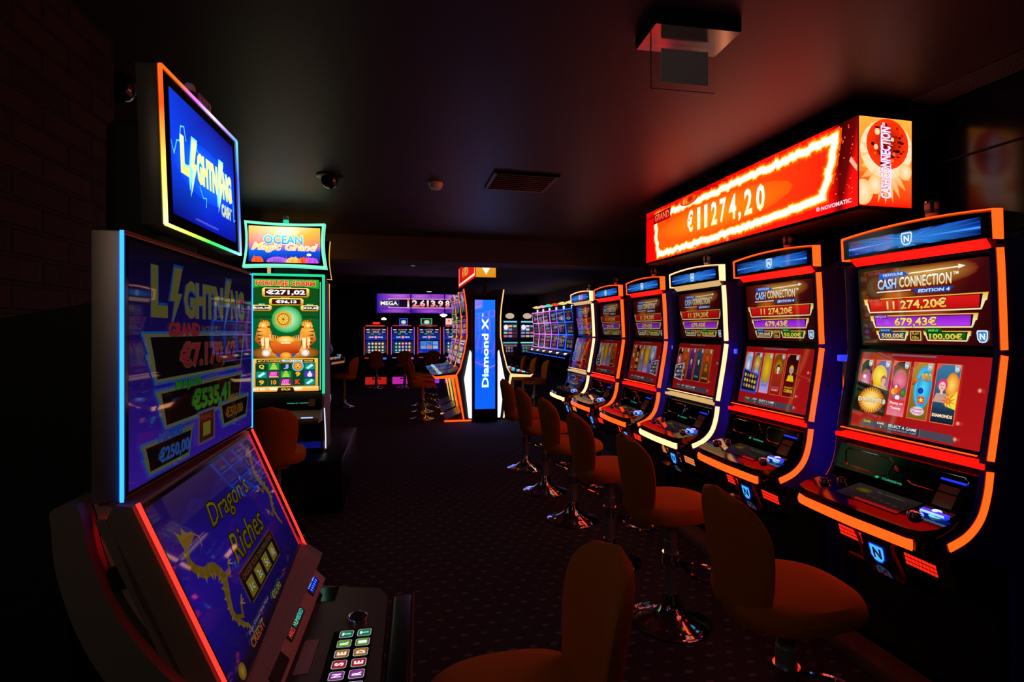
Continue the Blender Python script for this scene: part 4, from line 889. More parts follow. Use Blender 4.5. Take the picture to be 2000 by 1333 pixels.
def flared(x, z0, z1, w0, w1, wm, n=8):
    """outline of a picture frame whose sides are pinched in the middle"""
    P = []
    for i in range(n+1): t = i/n; P.append((x+(w0*(1-t)+w1*t)-wm*math.sin(PI*t), z0+(z1-z0)*t))
    for i in range(n+1): t = i/n; P.append((x+w1-2*w1*t, z1-.012*math.sin(PI*t)))
    for i in range(n+1): t = i/n; P.append((x-(w1*(1-t)+w0*t)+wm*math.sin(PI*t), z1-(z1-z0)*t))
    for i in range(n+1): t = i/n; P.append((x-w0+2*w0*t, z0+.012*math.sin(PI*t)))
    out = []
    for p in P:
        if not out or math.hypot(p[0]-out[-1][0], p[1]-out[-1][1]) > .004: out.append(p)
    if math.hypot(out[0][0]-out[-1][0], out[0][1]-out[-1][1]) < .004: out.pop()
    return out
def portrait_machine(loc, rz, label, lit):
    r = thing('slot_machine', label, 'slot machine', loc, rz, 'tall portrait machines on the black plinth')
    fr, fr2 = (TEAL, TEALP) if lit else (GOLD, GOLD)
    part('cabinet', r, MB().prism([(.06, .42), (.44, .42), (.44, 1.75), (.30, 1.90), (.03, 1.90), (.03, .95), (.0, .92), (.0, .80)], -.28, .28, BLK2))
    part('side_panel', r, MB().prism([(-.02, .80), (.03, .92), (.06, 1.90), (.10, 1.90), (.30, 1.86), (.40, .9), (.36, .42), (.10, .42), (.03, .60)], .281, .300, GREYP).prism([(-.02, .80), (.03, .92), (.06, 1.90), (.10, 1.90), (.30, 1.86), (.40, .9), (.36, .42), (.10, .42), (.03, .60)], -.300, -.281, GREYP))
    part('main_frame_light', r, MB().box(.284, .302, .0, .03, .92, 1.905, fr).box(-.302, -.284, .0, .03, .92, 1.905, fr).box(-.302, .302, .0, .03, 1.895, 1.912, fr))
    part('inner_light', r, MB().box(.2655, .2705, .006, .012, .95, 1.85, fr2).box(-.2705, -.2655, .006, .012, .95, 1.85, fr2))
    if lit: part('main_screen', r, panel(art_charm(), -.256, .256, .015, .945, .015, 1.868, .024))
    else: part('main_screen', r, panel(Art(10, 10).rect(0, 0, 10, 10, '#601010', '#a06010'), -.256, .256, .015, .945, .015, 1.868, .024))
    P = flared(0, 1.955, 2.335, .322, .308, .016); Q = flared(0, 1.955+.022, 2.335-.022, .322-.024, .308-.022, .014)
    n = min(len(P), len(Q)); b = MB()
    vs = [(x, -.02, z) for x, z in P]+[(x, .05, z) for x, z in P]; m = len(P)
    b.add(vs, [list(range(m))[::-1], list(range(m, 2*m))]+[[i, (i+1) % m, m+(i+1) % m, m+i] for i in range(m)], BLACK)
    tp_ = part('topper', r, b)
    rows = []
    cx, cz = 0, 2.145
    for x, z in P:
        ix, iz = x*.93, cz+(z-cz)*.87
        rows.append([(x*1.004, .046, cz+(z-cz)*1.004), (x*1.004, -.012, cz+(z-cz)*1.004), (x*.99, -.026, cz+(z-cz)*.985), (ix, -.024, iz), (ix, -.012, iz), (x*.995, .0, cz+(z-cz)*.995), (x*.995, .046, cz+(z-cz)*.995)])
    rows.append(rows[0]); part('topper_frame_light', tp_, MB().loft(rows, fr2 if lit else fr))
    part('topper_screen', tp_, panel(art_ocean() if lit else Art(10, 10).rect(0, 0, 10, 10, '#802010', '#d09020'), -.272, .272, -.024, 2.0, -.024, 2.292, .006, .004))
    part('topper_post', r, MB().box(-.14, -.122, .005, .05, 1.90, 1.965, CREAM if lit else GOLD).box(-.09, .16, .02, .2, 1.90, 1.96, MATT))
    part('candle_lamp', r, MB().lathe([(.022, 0), (.022, .03)], TEAL if lit else GOLD, 14, (.0, .02, 2.325)).lathe([(.023, .03), (.023, .062)], GREYM, 14, (0, .02, 2.325)))
    part('bill_panel', r, MB().prism([(.0, .92), (-.06, .80), (-.05, .77), (.02, .77), (.02, .93)], -.275, .275, BLK2))
    if lit:
        part('panel_display', r, Art(120, 10).text('MADE BY DESIGN', 0, 0, 120, 9, '#58e0c0', bold=0).to(MB(), plane(.02, .19, -.038, .848, -.034, .856)))
        part('paper_label', r, MB().prism([(-.050, .826), (-.022, .88), (-.018, .88), (-.046, .826)], .185, .235, TAN))
    part('button_deck', r, MB().prism([(-.04, .80), (-.24, .755), (-.255, .735), (-.24, .715), (.02, .70), (.02, .80)], -.29, .29, GREYP if lit else BLK2))
    part('deck_light', r, MB().box(.16, .245, -.232, -.222, .756, .764, BLUEW).box(-.26, -.19, -.232, -.222, .756, .764, BLUEW).box(-.02, .08, -.232, -.226, .756, .761, TEAL))
    part('knee_panel_light', r, MB().box(-.27, .27, .045, .058, .46, .70, light('knee_blue', (.005, .012, .30), .35)))
    part('leg_light', r, MB().ribbon(smooth([(-.018, .80), (.02, .68), (.055, .56), (.06, .45)], 4), .010, .300, .308, WHITEL).ribbon(smooth([(-.018, .80), (.02, .68), (.055, .56), (.06, .45)], 4), .010, -.308, -.300, WHITEL))
    return r
portrait_machine((-.912, 4.50, 0), 0, 'tall slot machine with teal glowing frame and green tiger screen on a black plinth', True)
portrait_machine((-.985, 5.42, 0), PI, 'tall slot machine with gold frame seen from behind, back to back with the teal one', False)
single('machine_plinth', 'black box plinth carrying the teal-framed slot machine', 'plinth', MB().box(-1.62, -.445, 4.26, 5.66, 0, .42, BLK2, .01))

# ================================================================== CENTRE ISLAND with tall blue sign
def art_game(seed, k=1.0, w=100, h=100, rows=3, cols=5, bgc=('#0a1450', '#1a2a80'), title=True):
    rr = random.Random(seed); a = Art(w, h); a.k = k
    a.quadc(0, 0, w, h, bgc[0], bgc[0], bgc[1], bgc[1]); a.up(); pal = ('#e04838', '#40b0e8', '#f0c030', '#58d058', '#e060c8', '#f0f0f0', '#7a60f0', '#f08030')
    if title: a.rect(w*.08, h*.80, w*.92, h*.94, rr.choice(('#f0c848', '#c870f0', '#f0f0ff'))); a.up().rect(w*.14, h*.84, w*.86, h*.90, bgc[0])
    top = .74 if title else .92
    for r in range(rows):
        for c in range(cols):
            x = w*(.1+.8*(c+.5)/cols); y = h*(.08+(top-.08)*(r+.5)/rows)
            a.rad(x, y, w*.34/cols, h*top*.4/rows, rr.choice(pal), rr.choice(pal), n=10)
    return a
DS = [(-.065, 2.10), (-.028, 1.85), (-.012, 1.65), (-.012, 1.35), (-.055, 1.10), (-.12, .845), (-.185, .735)]
def island_machine(loc, rz, label, group, tone, seed):
    r = thing('slot_machine', label, 'slot machine', loc, rz, group)
    side = {'o': ORANGE, 'y': GOLD, 'w': CREAM2}[tone]
    part('cabinet', r, lambda: MB().prism([(.10, .02), (.24, .02), (.24, 1.95), (.10, 2.10), (-.045, 2.10)]+[(y+.016, z) for y, z in DS[1:]]+[(-.15, .70), (-.09, .40), (-.03, .03)], -.335, .335, BLK2), 'isl_body')
    for s in (-1, 1):
        k = '%s%d' % (tone, s)
        part('side_light', r, lambda: MB().ribbon(DS, .016, s*.336, s*.350, side), 'isl_s'+k)
        part('deck_light', r, lambda: MB().prism([(-.185, .745), (-.185, .69), (-.50, .685), (-.545, .735), (-.49, .72)], s*.330, s*.350, side), 'isl_d'+k)
        part('leg_light', r, lambda: MB().prism([(-.195, .73), (-.160, .73), (-.045, .035), (-.065, .035)], s*.330, s*.350, side), 'isl_e'+k)
    part('top_screen', r, lambda: panel(art_game(seed, .35, rows=1, cols=2, bgc=('#181040', '#503090')), -.30, .30, -.014, 1.70, -.062, 2.06, .012), 'isl_t%d' % seed)
    part('middle_screen', r, lambda: panel(art_game(seed+1, .55, rows=2, cols=3), -.30, .30, -.014, 1.36, -.014, 1.64, .012), 'isl_m%d' % seed)
    part('lower_screen', r, lambda: panel(art_game(seed+2, .8, rows=3, cols=5, bgc=('#101030', '#6a3a30')), -.30, .30, -.115, .86, -.022, 1.30, .012), 'isl_l%d' % seed)
    d = part('button_deck', r, lambda: MB().prism([(-.11, .84), (-.19, .79), (-.50, .745), (-.545, .735), (-.50, .69), (-.17, .70)], -.329, .329, BLACK), 'isl_deck')
    for i, (x, m) in enumerate(((-.18, CYAN), (.0, GRILLR), (.19, CYAN))): part('push_button', d, lambda: MB().lathe([(.028, 0), (.028, .018), (.001, .020)], m, 12, (x, -.42, .754)), 'isl_b%d' % i)
    part('foot_plate', r, lambda: MB().prism([(-.34, .0), (-.34, .03), (-.05, .16), (.0, .16), (.0, 0)], -.30, .30, mat('foot_plate_black', (.02, .018, .015), .25)), 'isl_foot')
    part('floor_light', r, lambda: MB().box(.332, .350, -.36, .06, .006, .026, side), 'isl_floor'+tone)
    return r
for i, lab in enumerate(('orange-edged slot machine side-on beside the tall blue sign, nearest on its left', 'slot machine on the island second from the blue sign on its left side', 'slot machine at the far end of the island left of the blue sign')):
    island_machine((1.05, 8.42+.76*i, 0), -PI/2, lab, 'island machines facing left', 'oyy'[i], 40+i*5)
for i, lab in enumerate(('cream-edged slot machine side-on beside the tall blue sign, nearest on its right', 'slot machine on the island second from the blue sign on its right side', 'slot machine at the far end of the island right of the blue sign')):
    island_machine((1.585, 8.42+.76*i, 0), PI/2, lab, 'island machines facing right', 'wyy'[i], 60+i*5)
py = thing('sign_pylon', 'tall blue lit pylon sign with vertical white lettering at the end of the island', 'sign', (1.318, 7.97, 0))
part('housing', py, MB().box(-.205, .205, .004, .09, 0, 1.97, BLK2, .008))
pa = Art(320, 1720); pa.k = 1.5; pa.quadc(0, 0, 320, 860, '#0a54e8', '#0a54e8', '#0a4ce8', '#0a4ce8'); pa.quadc(0, 860, 320, 1720, '#0a4ce8', '#0a4ce8', '#1464e8', '#1464e8')
pa.text('Diamond X', 112, 345, 216, 1430, '#f0ffff', '#f0ffff', bold=.02, rot=90, out='#40c8ff', ow=.02); pa.text('TM', 112, 1450, 136, 1500, '#c8f4ff', rot=90)
part('lit_panel', py, pa.to(MB(), plane(-.162, .162, 0, .205, 0, 1.925), eps=.0006))
part('ceiling_pole', py, MB().box(-.035, .035, .03, .09, 1.97, 2.282, BLK2))
wl = MB()
for s in (-1, 1):
    P = [(s*.232, 1.13), (s*.212, 1.09), (s*.207, .06), (s*.250, .06), (s*.322, .68)]
    n = 5; vs = [(x, .03, z) for x, z in P]+[(x, .07, z) for x, z in P]
    f = [list(range(n)), list(range(n, 2*n))[::-1]]+[[i, (i+1) % n, n+(i+1) % n, n+i] for i in range(n)]
    part('side_light_panel', py, MB().add(vs, [q if s < 0 else q[::-1] for q in f], WHITEW))
isg = thing('jackpot_display', 'small red and yellow lit jackpot box hung over the island beside the blue sign', 'sign', (1.335, 8.02, 0))
part('housing', isg, MB().box(-.155, .165, .002, 2.45, 2.285, 2.70, MATT))
ia = Art(320, 410); ia.quadc(0, 0, 320, 410, '#e89018', '#e08a18', '#f8b838', '#f8c040'); ia.up().poly([(40, 250), (280, 250), (165, 40)], '#fffbe8'); ia.poly([(0, 250), (320, 250), (320, 410), (0, 410)], '#f8d878')
part('front_screen', isg, ia.to(MB(), plane(-.155, .165, 0, 2.287, 0, 2.698)))
ib = Art(2400, 410); ib.quadc(0, 0, 2400, 410, '#c81004', '#e81a06', '#e81a06', '#c00a04'); ib.up().line([(150, 380), (150, 60), (2250, 60), (2320, 380)], 40, '#ffe8d0'); ib.text('€ 1183,50', 700, 120, 1500, 330, '#f8e070', '#f0a020', out='#a02808')
part('side_screen', isg, ib.to(MB(), lambda u, v, o: (-.1565-o, 2.44-2.43*u, 2.29+.405*v)))
part('ceiling_rod', isg, MB().box(-.02, .02, .4, .44, 2.70, 2.898, MATT).box(-.02, .02, 2.0, 2.04, 2.70, 2.898, MATT))

# ================================================================== FAR BANK ON THE RIGHT: blue and pink framed machines
BS = [(-.06, 2.10), (-.02, 1.72), (.0, 1.68), (.03, 1.30), (-.02, .82)]
def tri_machine(loc, rz, label, fr, lampc, seed):
    r = thing('slot_machine', label, 'slot machine', loc, rz, 'blue and pink framed machines at the far right'); key = fr.name
    part('cabinet', r, lambda: MB().prism([(.06, 0), (.42, 0), (.42, 2.0), (.0, 2.10), (-.045, 2.10), (-.005, 1.70), (.045, 1.30), (-.005, .82), (-.05, .75), (-.25, .68), (-.25, .60), (.0, .5)], -.36, .36, BLK2), 'tri_body')
    def fr_():
        b = MB()
        for s in (-1, 1): b.ribbon(BS, .03, s*.362, s*.392, fr)
        for y, z in ((-.06, 2.10), (-.005, 1.70), (.03, 1.30), (-.02, .81)): b.box(-.36, .36, y-.008, y+.02, z-.016, z+.016, fr)
        return b
    part('frame_light', r, fr_, 'tri_fr'+key)
    for nm, yb, zb, yt, zt, q, cl in (('top_screen', -.018, 1.74, -.058, 2.06, .25, 1), ('middle_screen', .03, 1.33, -.002, 1.66, .18, 3), ('lower_screen', -.012, .85, .028, 1.27, .22, 3)):
        part(nm, r, lambda: panel(art_game(seed+int(zb*10), q, rows=2, cols=cl, bgc=('#081060', '#2a1a70') if fr is BLUEF else ('#281060', '#50207a')), -.31, .31, yb, zb, yt, zt, .02), 'tri%s%s%d' % (nm, key, seed % 2))
    part('deck_lamp', r, lambda: MB().lathe([(.05, 0), (.05, .03), (.001, .035)], WHITEH, 12, (.1, -.16, .70)), 'tri_lamp')
    part('deck_edge_light', r, lambda: MB().box(-.34, .34, -.262, -.250, .585, .605, BLUEF), 'tri_edge')
    t = part('topper_post', r, lambda: MB().tube([(-.05, .05, 2.10), (-.05, .05, 2.28)], .02, CHROME, 8).box(.15, .20, .0, .05, 2.08, 2.22, WHITEL), 'tri_post')
    part('topper_lamp', t, lambda: MB().lathe([(.05, 0), (.15, .03), (.15, .055), (.05, .09), (.02, .10)], light(lampc[0], lampc[1], 1.0, sample=False), 16, (-.05, .05, 2.27)), 'tri_top'+lampc[0])
    return r
lampcols = [('lamp_yellow', (.9, .75, .25)), ('lamp_gold', (.9, .7, .2)), ('lamp_red', (.9, .06, .03)), ('lamp_green', (.08, .8, .5)), ('lamp_pink', (.9, .4, .7)), ('lamp_amber', (.9, .7, .25))]
frames = [BLUEF, BLUEF, VIOLF, PINKF, PINKF, PINKF]
tl_ = ['blue-framed slot machine nearest in the far right bank, next to the white-edged row', 'blue-framed slot machine with gold lamp, second in the far right bank', 'violet-framed slot machine under a red lamp in the far right bank',
       'pink-framed slot machine under a green lamp in the far right bank', 'pink-framed slot machine under a pink lamp in the far right bank', 'pink-framed slot machine farthest in the far right bank']
for i in range(6):
    tri_machine((5.14, 15.1+.80*i, 0), -PI/2, tl_[i], frames[i], lampcols[i], 80+i)

# ================================================================== BACK ROW with the MEGA board
def art_link(k):
    a = Art(100, 70); a.quadc(0, 0, 100, 70, '#0830a0', '#0830a0', '#060a28', '#060a28'); a.up()
    a.rect(4, 58, 20, 63, '#e8e8d8'); a.rect(80, 58, 96, 63, '#e8e8d8'); a.rect(8, 44, 22, 48, '#e0c060'); a.rect(78, 44, 92, 48, '#e0c060'); a.rect(22, 30, 46, 42, '#103a20'); a.rect(54, 30, 78, 42, '#102a50')
    a.text('12.613,98', 30, 56, 70, 64, '#f0a890', bold=.03).text('848,38', 36, 43, 64, 51, '#f0e080', bold=.03).text('58', 28, 33, 40, 39, '#60e060').text('20', 60, 33, 72, 39, '#60c0f0')
    a.text('LINK', 18, 12, 40, 20, '#f0f4ff', bold=.03); a.text('KING', 60, 12, 82, 20, '#f0f4ff', bold=.03); a.up().rad(50, 16, 8, 9, '#f0c0f0', '#e03040', n=12)
    return a
def art_reels(seed):
    rr = random.Random(seed); a = Art(100, 70); a.quadc(0, 0, 100, 70, '#103a38', '#103a38', '#0a1a68', '#0a1a68'); a.up()
    cs = [('#30c0b0', '#0a3a48'), ('#f08a30', '#a02818'), ('#60d0e0', '#123a78'), ('#f0c040', '#7a4a10'), ('#e090e0', '#40207a')]
    for c in range(5):
        for r in range(3): q = rr.choice(cs); a.rad(18+16*c, 16+19*r, 7.4, 9, q[0], q[1], n=12); 
    a.up()
    for c in range(5):
        for r in range(3): a.rad(18+16*c, 16+19*r, 3.2, 4, '#f0f4e8', n=8)
    a.rect(14, 1, 86, 5, '#c0d0d0'); return a
def art_tiles():
    a = Art(100, 70); a.quadc(0, 0, 100, 70, '#0830c0', '#0830c0', '#081878', '#081878'); a.up()
    for i in range(3):
        for j in range(2): a.rect(8+30*i, 22+24*j, 34+30*i, 42+24*j, '#58a8f0')
    a.up()
    for i in range(3):
        for j in range(2): a.rect(10+30*i, 24+24*j, 32+30*i, 40+24*j, ('#7a98b8', '#d07050', '#a8b8c0', '#3a78c8', '#2a60a8', '#6aa0c0')[i+3*j])
    return a
def link_machine(loc, label, tone, seed, low, topk):
    r = thing('slot_machine', label, 'slot machine', loc, 0, 'slot machines below the MEGA board')
    sd, base = (REDF, light('base_red', (.55, .015, .012), .8)) if tone == 'r' else (PURPF, MAGENTA) if tone == 'p' else (REDF, PURPLE)
    part('cabinet', r, lambda: MB().box(-.29, .29, .0, .45, 0, 1.54, BLK2), 'lk_body')
    part('side_light', r, lambda: MB().box(-.306, -.288, -.02, .0, .80, 1.53, sd), 'lk_s1'+tone); part('side_light', r, lambda: MB().box(.288, .306, -.02, .0, .80, 1.53, sd), 'lk_s2'+tone)
    part('upper_screen', r, lambda: panel(art_link(1), -.27, .27, -.014, 1.19, -.014, 1.50, .01), 'lk_up'); part('lower_screen', r, lambda: panel(low(), -.27, .27, -.014, .84, -.014, 1.165, .01), 'lk_low%d' % seed)
    part('header_bar', r, lambda: MB().box(-.26, .22, -.02, .1, 1.555, 1.575, REDF).box(-.29, .29, -.02, .12, 1.54, 1.556, CHROME), 'lk_hdr')
    part('button_deck', r, lambda: MB().box(-.29, .29, -.28, .0, .66, .74, BLK2, .02).box(-.27, -.17, -.283, -.275, .72, .74, sd).box(.18, .27, -.283, -.275, .69, .74, PURPF if tone != 'r' else BLUEF), 'lk_deck'+tone)
    part('base_light_panel', r, lambda: MB().box(-.27, .27, -.01, .002, .02, .21, base), 'lk_base'+tone)
    def top():
        b = MB().box(-.10, .06, .04, .1, 1.57, 1.62, MATT)
        if topk == 0: return b.box(-.08, .10, .02, .08, 1.60, 1.66, REDF).lathe([(.06, 0), (.07, .03), (.02, .06)], WHITEH, 12, (.20, .05, 1.72)).box(.185, .215, .04, .06, 1.56, 1.72, MATT)
        if topk == 1: b.box(-.09, .13, .02, .06, 1.58, 1.76, BLUEF).box(-.02, .06, .03, .07, 1.76, 1.90, MATT); return Art(20, 16).rect(0, 0, 20, 16, '#281060').up().rad(10, 7, 7, 6, '#f0f8f0', '#70c0a0').to(b, plane(-.075, .115, .0195, 1.595, .0195, 1.745), eps=.002)
        if topk == 2: b.box(-.22, .08, .02, .06, 1.60, 1.76, TEAL).box(-.1, -.06, .03, .06, 1.76, 1.85, MATT); return Art(30, 16).rect(0, 0, 30, 16, '#400810').up().rad(16, 6, 9, 7, '#f0f8f0', '#70c0a0').to(b, plane(-.20, .06, .0195, 1.615, .0195, 1.745), eps=.002)
        b.box(-.25, -.07, .02, .06, 1.59, 1.77, PURPF).lathe([(.03, 0), (.10, .05), (.10, .07), (.02, .09)], WHITEH, 12, (-.30, .05, 1.80)).box(-.31, -.29, .04, .06, 1.56, 1.8, MATT); a = Art(10, 10).rect(0, 0, 10, 10, '#f0d0b0').up(); a.rad(5, 5.6, 2.2, 2.6, '#e06040').rad(5.4, 4.6, 1.2, 1.6, '#f0d0b0'); return a.to(b, plane(-.24, -.08, .0195, 1.60, .0195, 1.76), eps=.002)
    part('topper', r, top, 'lk_top%d' % topk)
    return r
lk = [('r', 'red-edged slot machine at the left end of the row below the purple MEGA board', lambda: art_reels(1), 0), ('p', 'purple-edged slot machine, second from left below the purple MEGA board', lambda: art_reels(2), 1),
      ('v', 'red-edged slot machine showing six blue tiles below the purple MEGA board', art_tiles, 2), ('p', 'purple-edged slot machine partly behind the island, right end below the MEGA board', lambda: art_reels(4), 3)]
for i, (tone, lab, low, tk) in enumerate(lk): link_machine((-.60+.69*i, 13.9, 0), lab, tone, i, low, tk)
def art_mega(i):
    a = Art(880, 520); a.quadc(0, 0, 440, 520, '#2a0c90', '#7a30c0' if i else '#4018a8', '#a050d0', '#2018a8' if i == 0 else '#8a40c8'); a.quadc(440, 0, 880, 520, '#7a30c0' if i else '#4018a8', '#8038c8', '#8a3cc8', '#a050d0')
    a.up().rad(200 if i else 600, 470, 380, 90, '#c870e0', '#7a34c0'); a.rad(500, 60, 420, 70, '#b058d8', '#5a20a8')
    L = 300 if i == 0 else 0; R = 880
    a.up().rect(L, 130, R, 400, '#e070c8'); a.up().rect(L+(20 if i == 0 else 0), 146, R, 384, '#c8b0c8'); a.up().rect(L+(36 if i == 0 else 0), 160, R, 370, '#1a0a38', '#0c0618')
    return a
ms = thing('jackpot_display', 'wide purple LED board reading MEGA above the back row of machines', 'sign', (-.59, 14.1, 0), 0)
dig = [(2, '1', 2.40, 3.0)]
for i in range(3):
    x0 = .905*i; a = art_mega(i)
    if i == 0: a.up().rect(70, 185, 580, 345, '#7a68b0'); a.up().rect(78, 193, 572, 337, '#140a40'); a.text('MEGA', 100, 212, 550, 318, '#ffffff', bold=.03); a.text('1', 800, 170, 850, 355, '#ff5a20', '#ffffff', bold=.04)
    if i == 1: a.text('2.613.9', 20, 170, 860, 355, '#ffffff', '#ff5a20', bold=.04)
    if i == 2: a.text('8', 10, 170, 130, 355, '#ffffff', '#ff5a20', bold=.04)
    part('led_panel', ms, a.to(MB().box(x0, x0+.88, .003, .08, 1.905, 2.425, MATT), plane(x0, x0+.88, .002, 1.905, .002, 2.425), eps=.0015))
part('ceiling_rod', ms, MB().box(.4, .44, .03, .06, 2.42, 2.898, MATT).box(2.2, 2.24, .03, .06, 2.42, 2.898, MATT))

# ================================================================== FAR RIGHT BACK: machines with oval toppers facing the camera
def art_oval(seed):
    rr = random.Random(seed); a = Art(100, 70); a.rect(0, 0, 100, 70, '#0a0c10'); a.up()
    for j in range(4):
        for i in range(3): a.rect(4+32*i, 4+16*j, 30+32*i, 14+16*j, rr.choice(('#c8d8e0', '#d85878', '#70c8a0', '#e0b060', '#402830', '#8090d0')))
    a.up().rad(20, 52, 16, 12, '#e8f0ff', n=12); return a
def oval_machine(loc, label, seed):
    r = thing('slot_machine', label, 'slot machine', loc, 0, 'machines with oval toppers against the back wall')
    part('cabinet', r, lambda: MB().box(-.33, .33, 0, .4, 0, 1.84, BLK2), 'ov_body'); part('upper_screen', r, lambda: panel(art_oval(seed), -.30, .30, -.012, 1.12, -.012, 1.72, .01), 'ov_u%d' % seed)
    part('header_light', r, lambda: MB().box(-.28, .28, -.02, .0, 1.76, 1.82, light('header_cyan', (.25, .75, .95), .9)), 'ov_h'); part('middle_light', r, lambda: MB().box(-.30, .30, -.03, .0, .90, .95, TEALP if seed % 2 else light('mid_cyan', (.12, .6, .9), .9)), 'ov_m%d' % (seed % 2))
    part('lower_screen', r, lambda: panel(art_game(seed, .4, rows=2, cols=4), -.30, .30, -.012, .50, -.012, .86, .01), 'ov_l%d' % seed)
    t = part('topper_post', r, lambda: MB().box(-.02, .02, .1, .14, 1.84, 1.95, MATT), 'ov_p')
    part('oval_topper', t, lambda: MB().lathe([(.02, -.02), (.19, -.02), (.20, 0), (.19, .02), (.02, .02)], MATT, 20).xform(Matrix.Translation((0, .1, 2.03)) @ Matrix.Rotation(PI/2, 4, 'X') @ Matrix.Diagonal((1.1, .7, 1, 1))).add([(.17*math.cos(q*PI/10)*1.1, .078, 2.03+.17*.7*math.sin(q*PI/10)) for q in range(20)], [list(range(20))], light('oval_face', (.7, .55, .38), .8, sample=False)), 'ov_t')
    return r
for i, (x, lab) in enumerate(((3.72, 'machine with amber panel against the back wall, just right of the island'), (4.46, 'machine with oval topper against the back wall, centre of the three'), (5.2, 'machine with oval topper mostly behind the pink-framed bank'))):
    oval_machine((x, 20.6, 0), lab, 101+i)

# ================================================================== FAR LEFT dark bank
def dark_machine(loc, rz, label, seed):
    r = thing('slot_machine', label, 'slot machine', loc, rz, 'dark machines on the far left')
    part('cabinet', r, lambda: MB().prism([(.05, 0), (.42, 0), (.42, 1.55), (.10, 1.60), (.02, 1.58), (-.13, 1.02), (-.36, .92), (-.36, .84), (-.05, .70)], -.33, .33, BLK2), 'dk_body')
    part('screen', r, lambda: panel(Art(10, 10).quadc(0, 0, 10, 10, '#1a1230', '#120c20', '#08060e', '#0c0814'), -.30, .30, -.122, 1.06, .005, 1.53, .01), 'dk_s')  # dim purple reflection on the glass is put into the screen colours
    d = part('button_deck', r, lambda: MB().prism([(-.14, 1.02), (-.355, .93), (-.355, .90), (-.14, .9)], -.32, .32, BLACK), 'dk_d')
    for i in range(5): part('push_button', d, lambda: MB().box(-.22+i*.09, -.16+i*.09, -.33, -.22, .945, .965, light(('btn_white', 'btn_red', 'btn_white', 'btn_blue', 'btn_white')[i], ((.6, .55, .5), (.6, .15, .1), (.6, .55, .5), (.2, .3, .7), (.6, .55, .5))[i], .5, sample=False)).xform(Matrix.Identity(4)), 'dk_b%d' % i)
    part('front_light', r, lambda: MB().box(-.3, .3, -.368, -.360, .85, .885, light('amber_edge', (.5, .16, .02), .7, sample=False)), 'dk_f')
    return r
dark_machine((-1.42, 9.7, 0), PI/2-.25, 'dim slot machine at far left with row of small lit buttons', 1)
dark_machine((-1.50, 10.55, 0), PI/2-.25, 'dim slot machine at far left behind the one with lit buttons', 2)

# ================================================================== STOOLS
def stool_seat():
    rings = []; N = 28
    for sc_, z in ((.55, .528), (.86, .533), (.97, .545), (1.0, .565), (.985, .590), (.92, .610), (.74, .622), (.4, .628)):
        ring = []
        for j in range(N):
            a = 2*PI*j/N; c, s = math.cos(a), math.sin(a); e = .72
            x = .198*sc_*math.copysign(abs(c)**e, c)+.0; y = .222*sc_*math.copysign(abs(s)**e, s)
            x *= 1-.10*(y/.255)                                       # a little narrower towards the front
            ring.append((x, -y*-1*-1+(-.03 if y > 0 else -.03)*0, z-(.012*max(0, y/.255)**2 if z > .56 else 0)))
        rings.append(ring)
    return MB().loft(rings, FABRIC)
def stool_back():
    rings = []; N = 24; K = 16
    for i in range(K+1):
        v = i/K; z = .515+.43*v
        w = .112+.056*math.sin(min(v/.66, 1)*PI/2)
        if v > .66: w *= max(1-((v-.66)/.34)**2.4, .0015)**.5
        th = .036*(1 if v < .8 else math.sqrt(max(1-((v-.8)/.2)**2, .01)))
        if v < .12: th *= .6+.4*v/.12; w *= .92+.08*v/.12
        yc = .182+.070*v
        ring = []
        for j in range(N):
            a = 2*PI*j/N; x = w*math.copysign(abs(math.cos(a))**.85, math.cos(a)); t = th*math.sin(a)
            bend = -.058*(x/.168)**2
            ring.append((x, yc+bend+t, z))
        rings.append(ring)
    return MB().loft(rings, FABRIC)
def stool_base():
    return MB().lathe([(.195, 0), (.198, .006), (.190, .012), (.15, .022), (.10, .040), (.062, .068), (.046, .10), (.040, .13), (.036, .14)], CHROME, 36)
def stool_post():
    return MB().lathe([(.033, .13), (.033, .40), (.029, .405), (.029, .523), (.09, .523), (.09, .530)], POST, 20)
def stool_foot():
    P = smooth([(-.05, -.02, .31), (-.075, -.07, .25), (-.11, -.16, .215), (-.10, -.235, .205), (-.05, -.275, .205), (.05, -.275, .205), (.10, -.235, .205), (.11, -.16, .215), (.075, -.07, .25), (.05, -.02, .31)], 4)
    return MB().tube(P, .0105, CHROME, 8).lathe([(.042, -.03), (.042, .03)], CHROME, 18, (0, 0, .31))
def make_stool():
    r = thing('stool', 'x', 'stool', (0, 0, 0))
    part('seat', r, stool_seat, 'st_seat'); part('backrest', r, stool_back, 'st_back'); part('base', r, stool_base, 'st_base', 'round chrome foot'); part('column', r, stool_post, 'st_post'); part('footrest', r, stool_foot, 'st_foot', 'chrome footrest loop')
    return r
proto = make_stool(); used = []
def stool(x, y, rz, label, group):
    rz += PI
    if not used: o = proto; o.location = (x, y, 0); o.rotation_euler = (0, 0, rz); o['label'] = label; o['group'] = group; used.append(1)
    else: o = dup(proto, (x, y, 0), rz, label, group)
    return o
G1 = 'orange stools along the right row'
for x, y, a, lab in ((1.255, 1.465, -.06, 'orange stool facing the nearest orange-edged machine, red light on its round seat'), (1.325, 2.33, -.04, 'orange stool facing the second machine of the right row, chrome foot reflecting lights'), (1.295, 3.02, .0, 'orange stool facing the nearer white-edged machine in the right row'),
                     (1.30, 3.73, .03, 'orange stool facing the fourth machine in the right row'), (1.285, 4.45, .0, 'orange stool facing the fifth machine, second farthest in the right row'), (1.30, 5.22, .03, 'orange stool facing the white-edged machine at the far end of the right row')):
    stool(x, y, -PI/2+a, lab, G1)
stool(.25, 1.13, PI/2-.06, 'brown-orange stool at the bottom edge, its seat turned to the grey machine at left', 'orange stools in the left half')
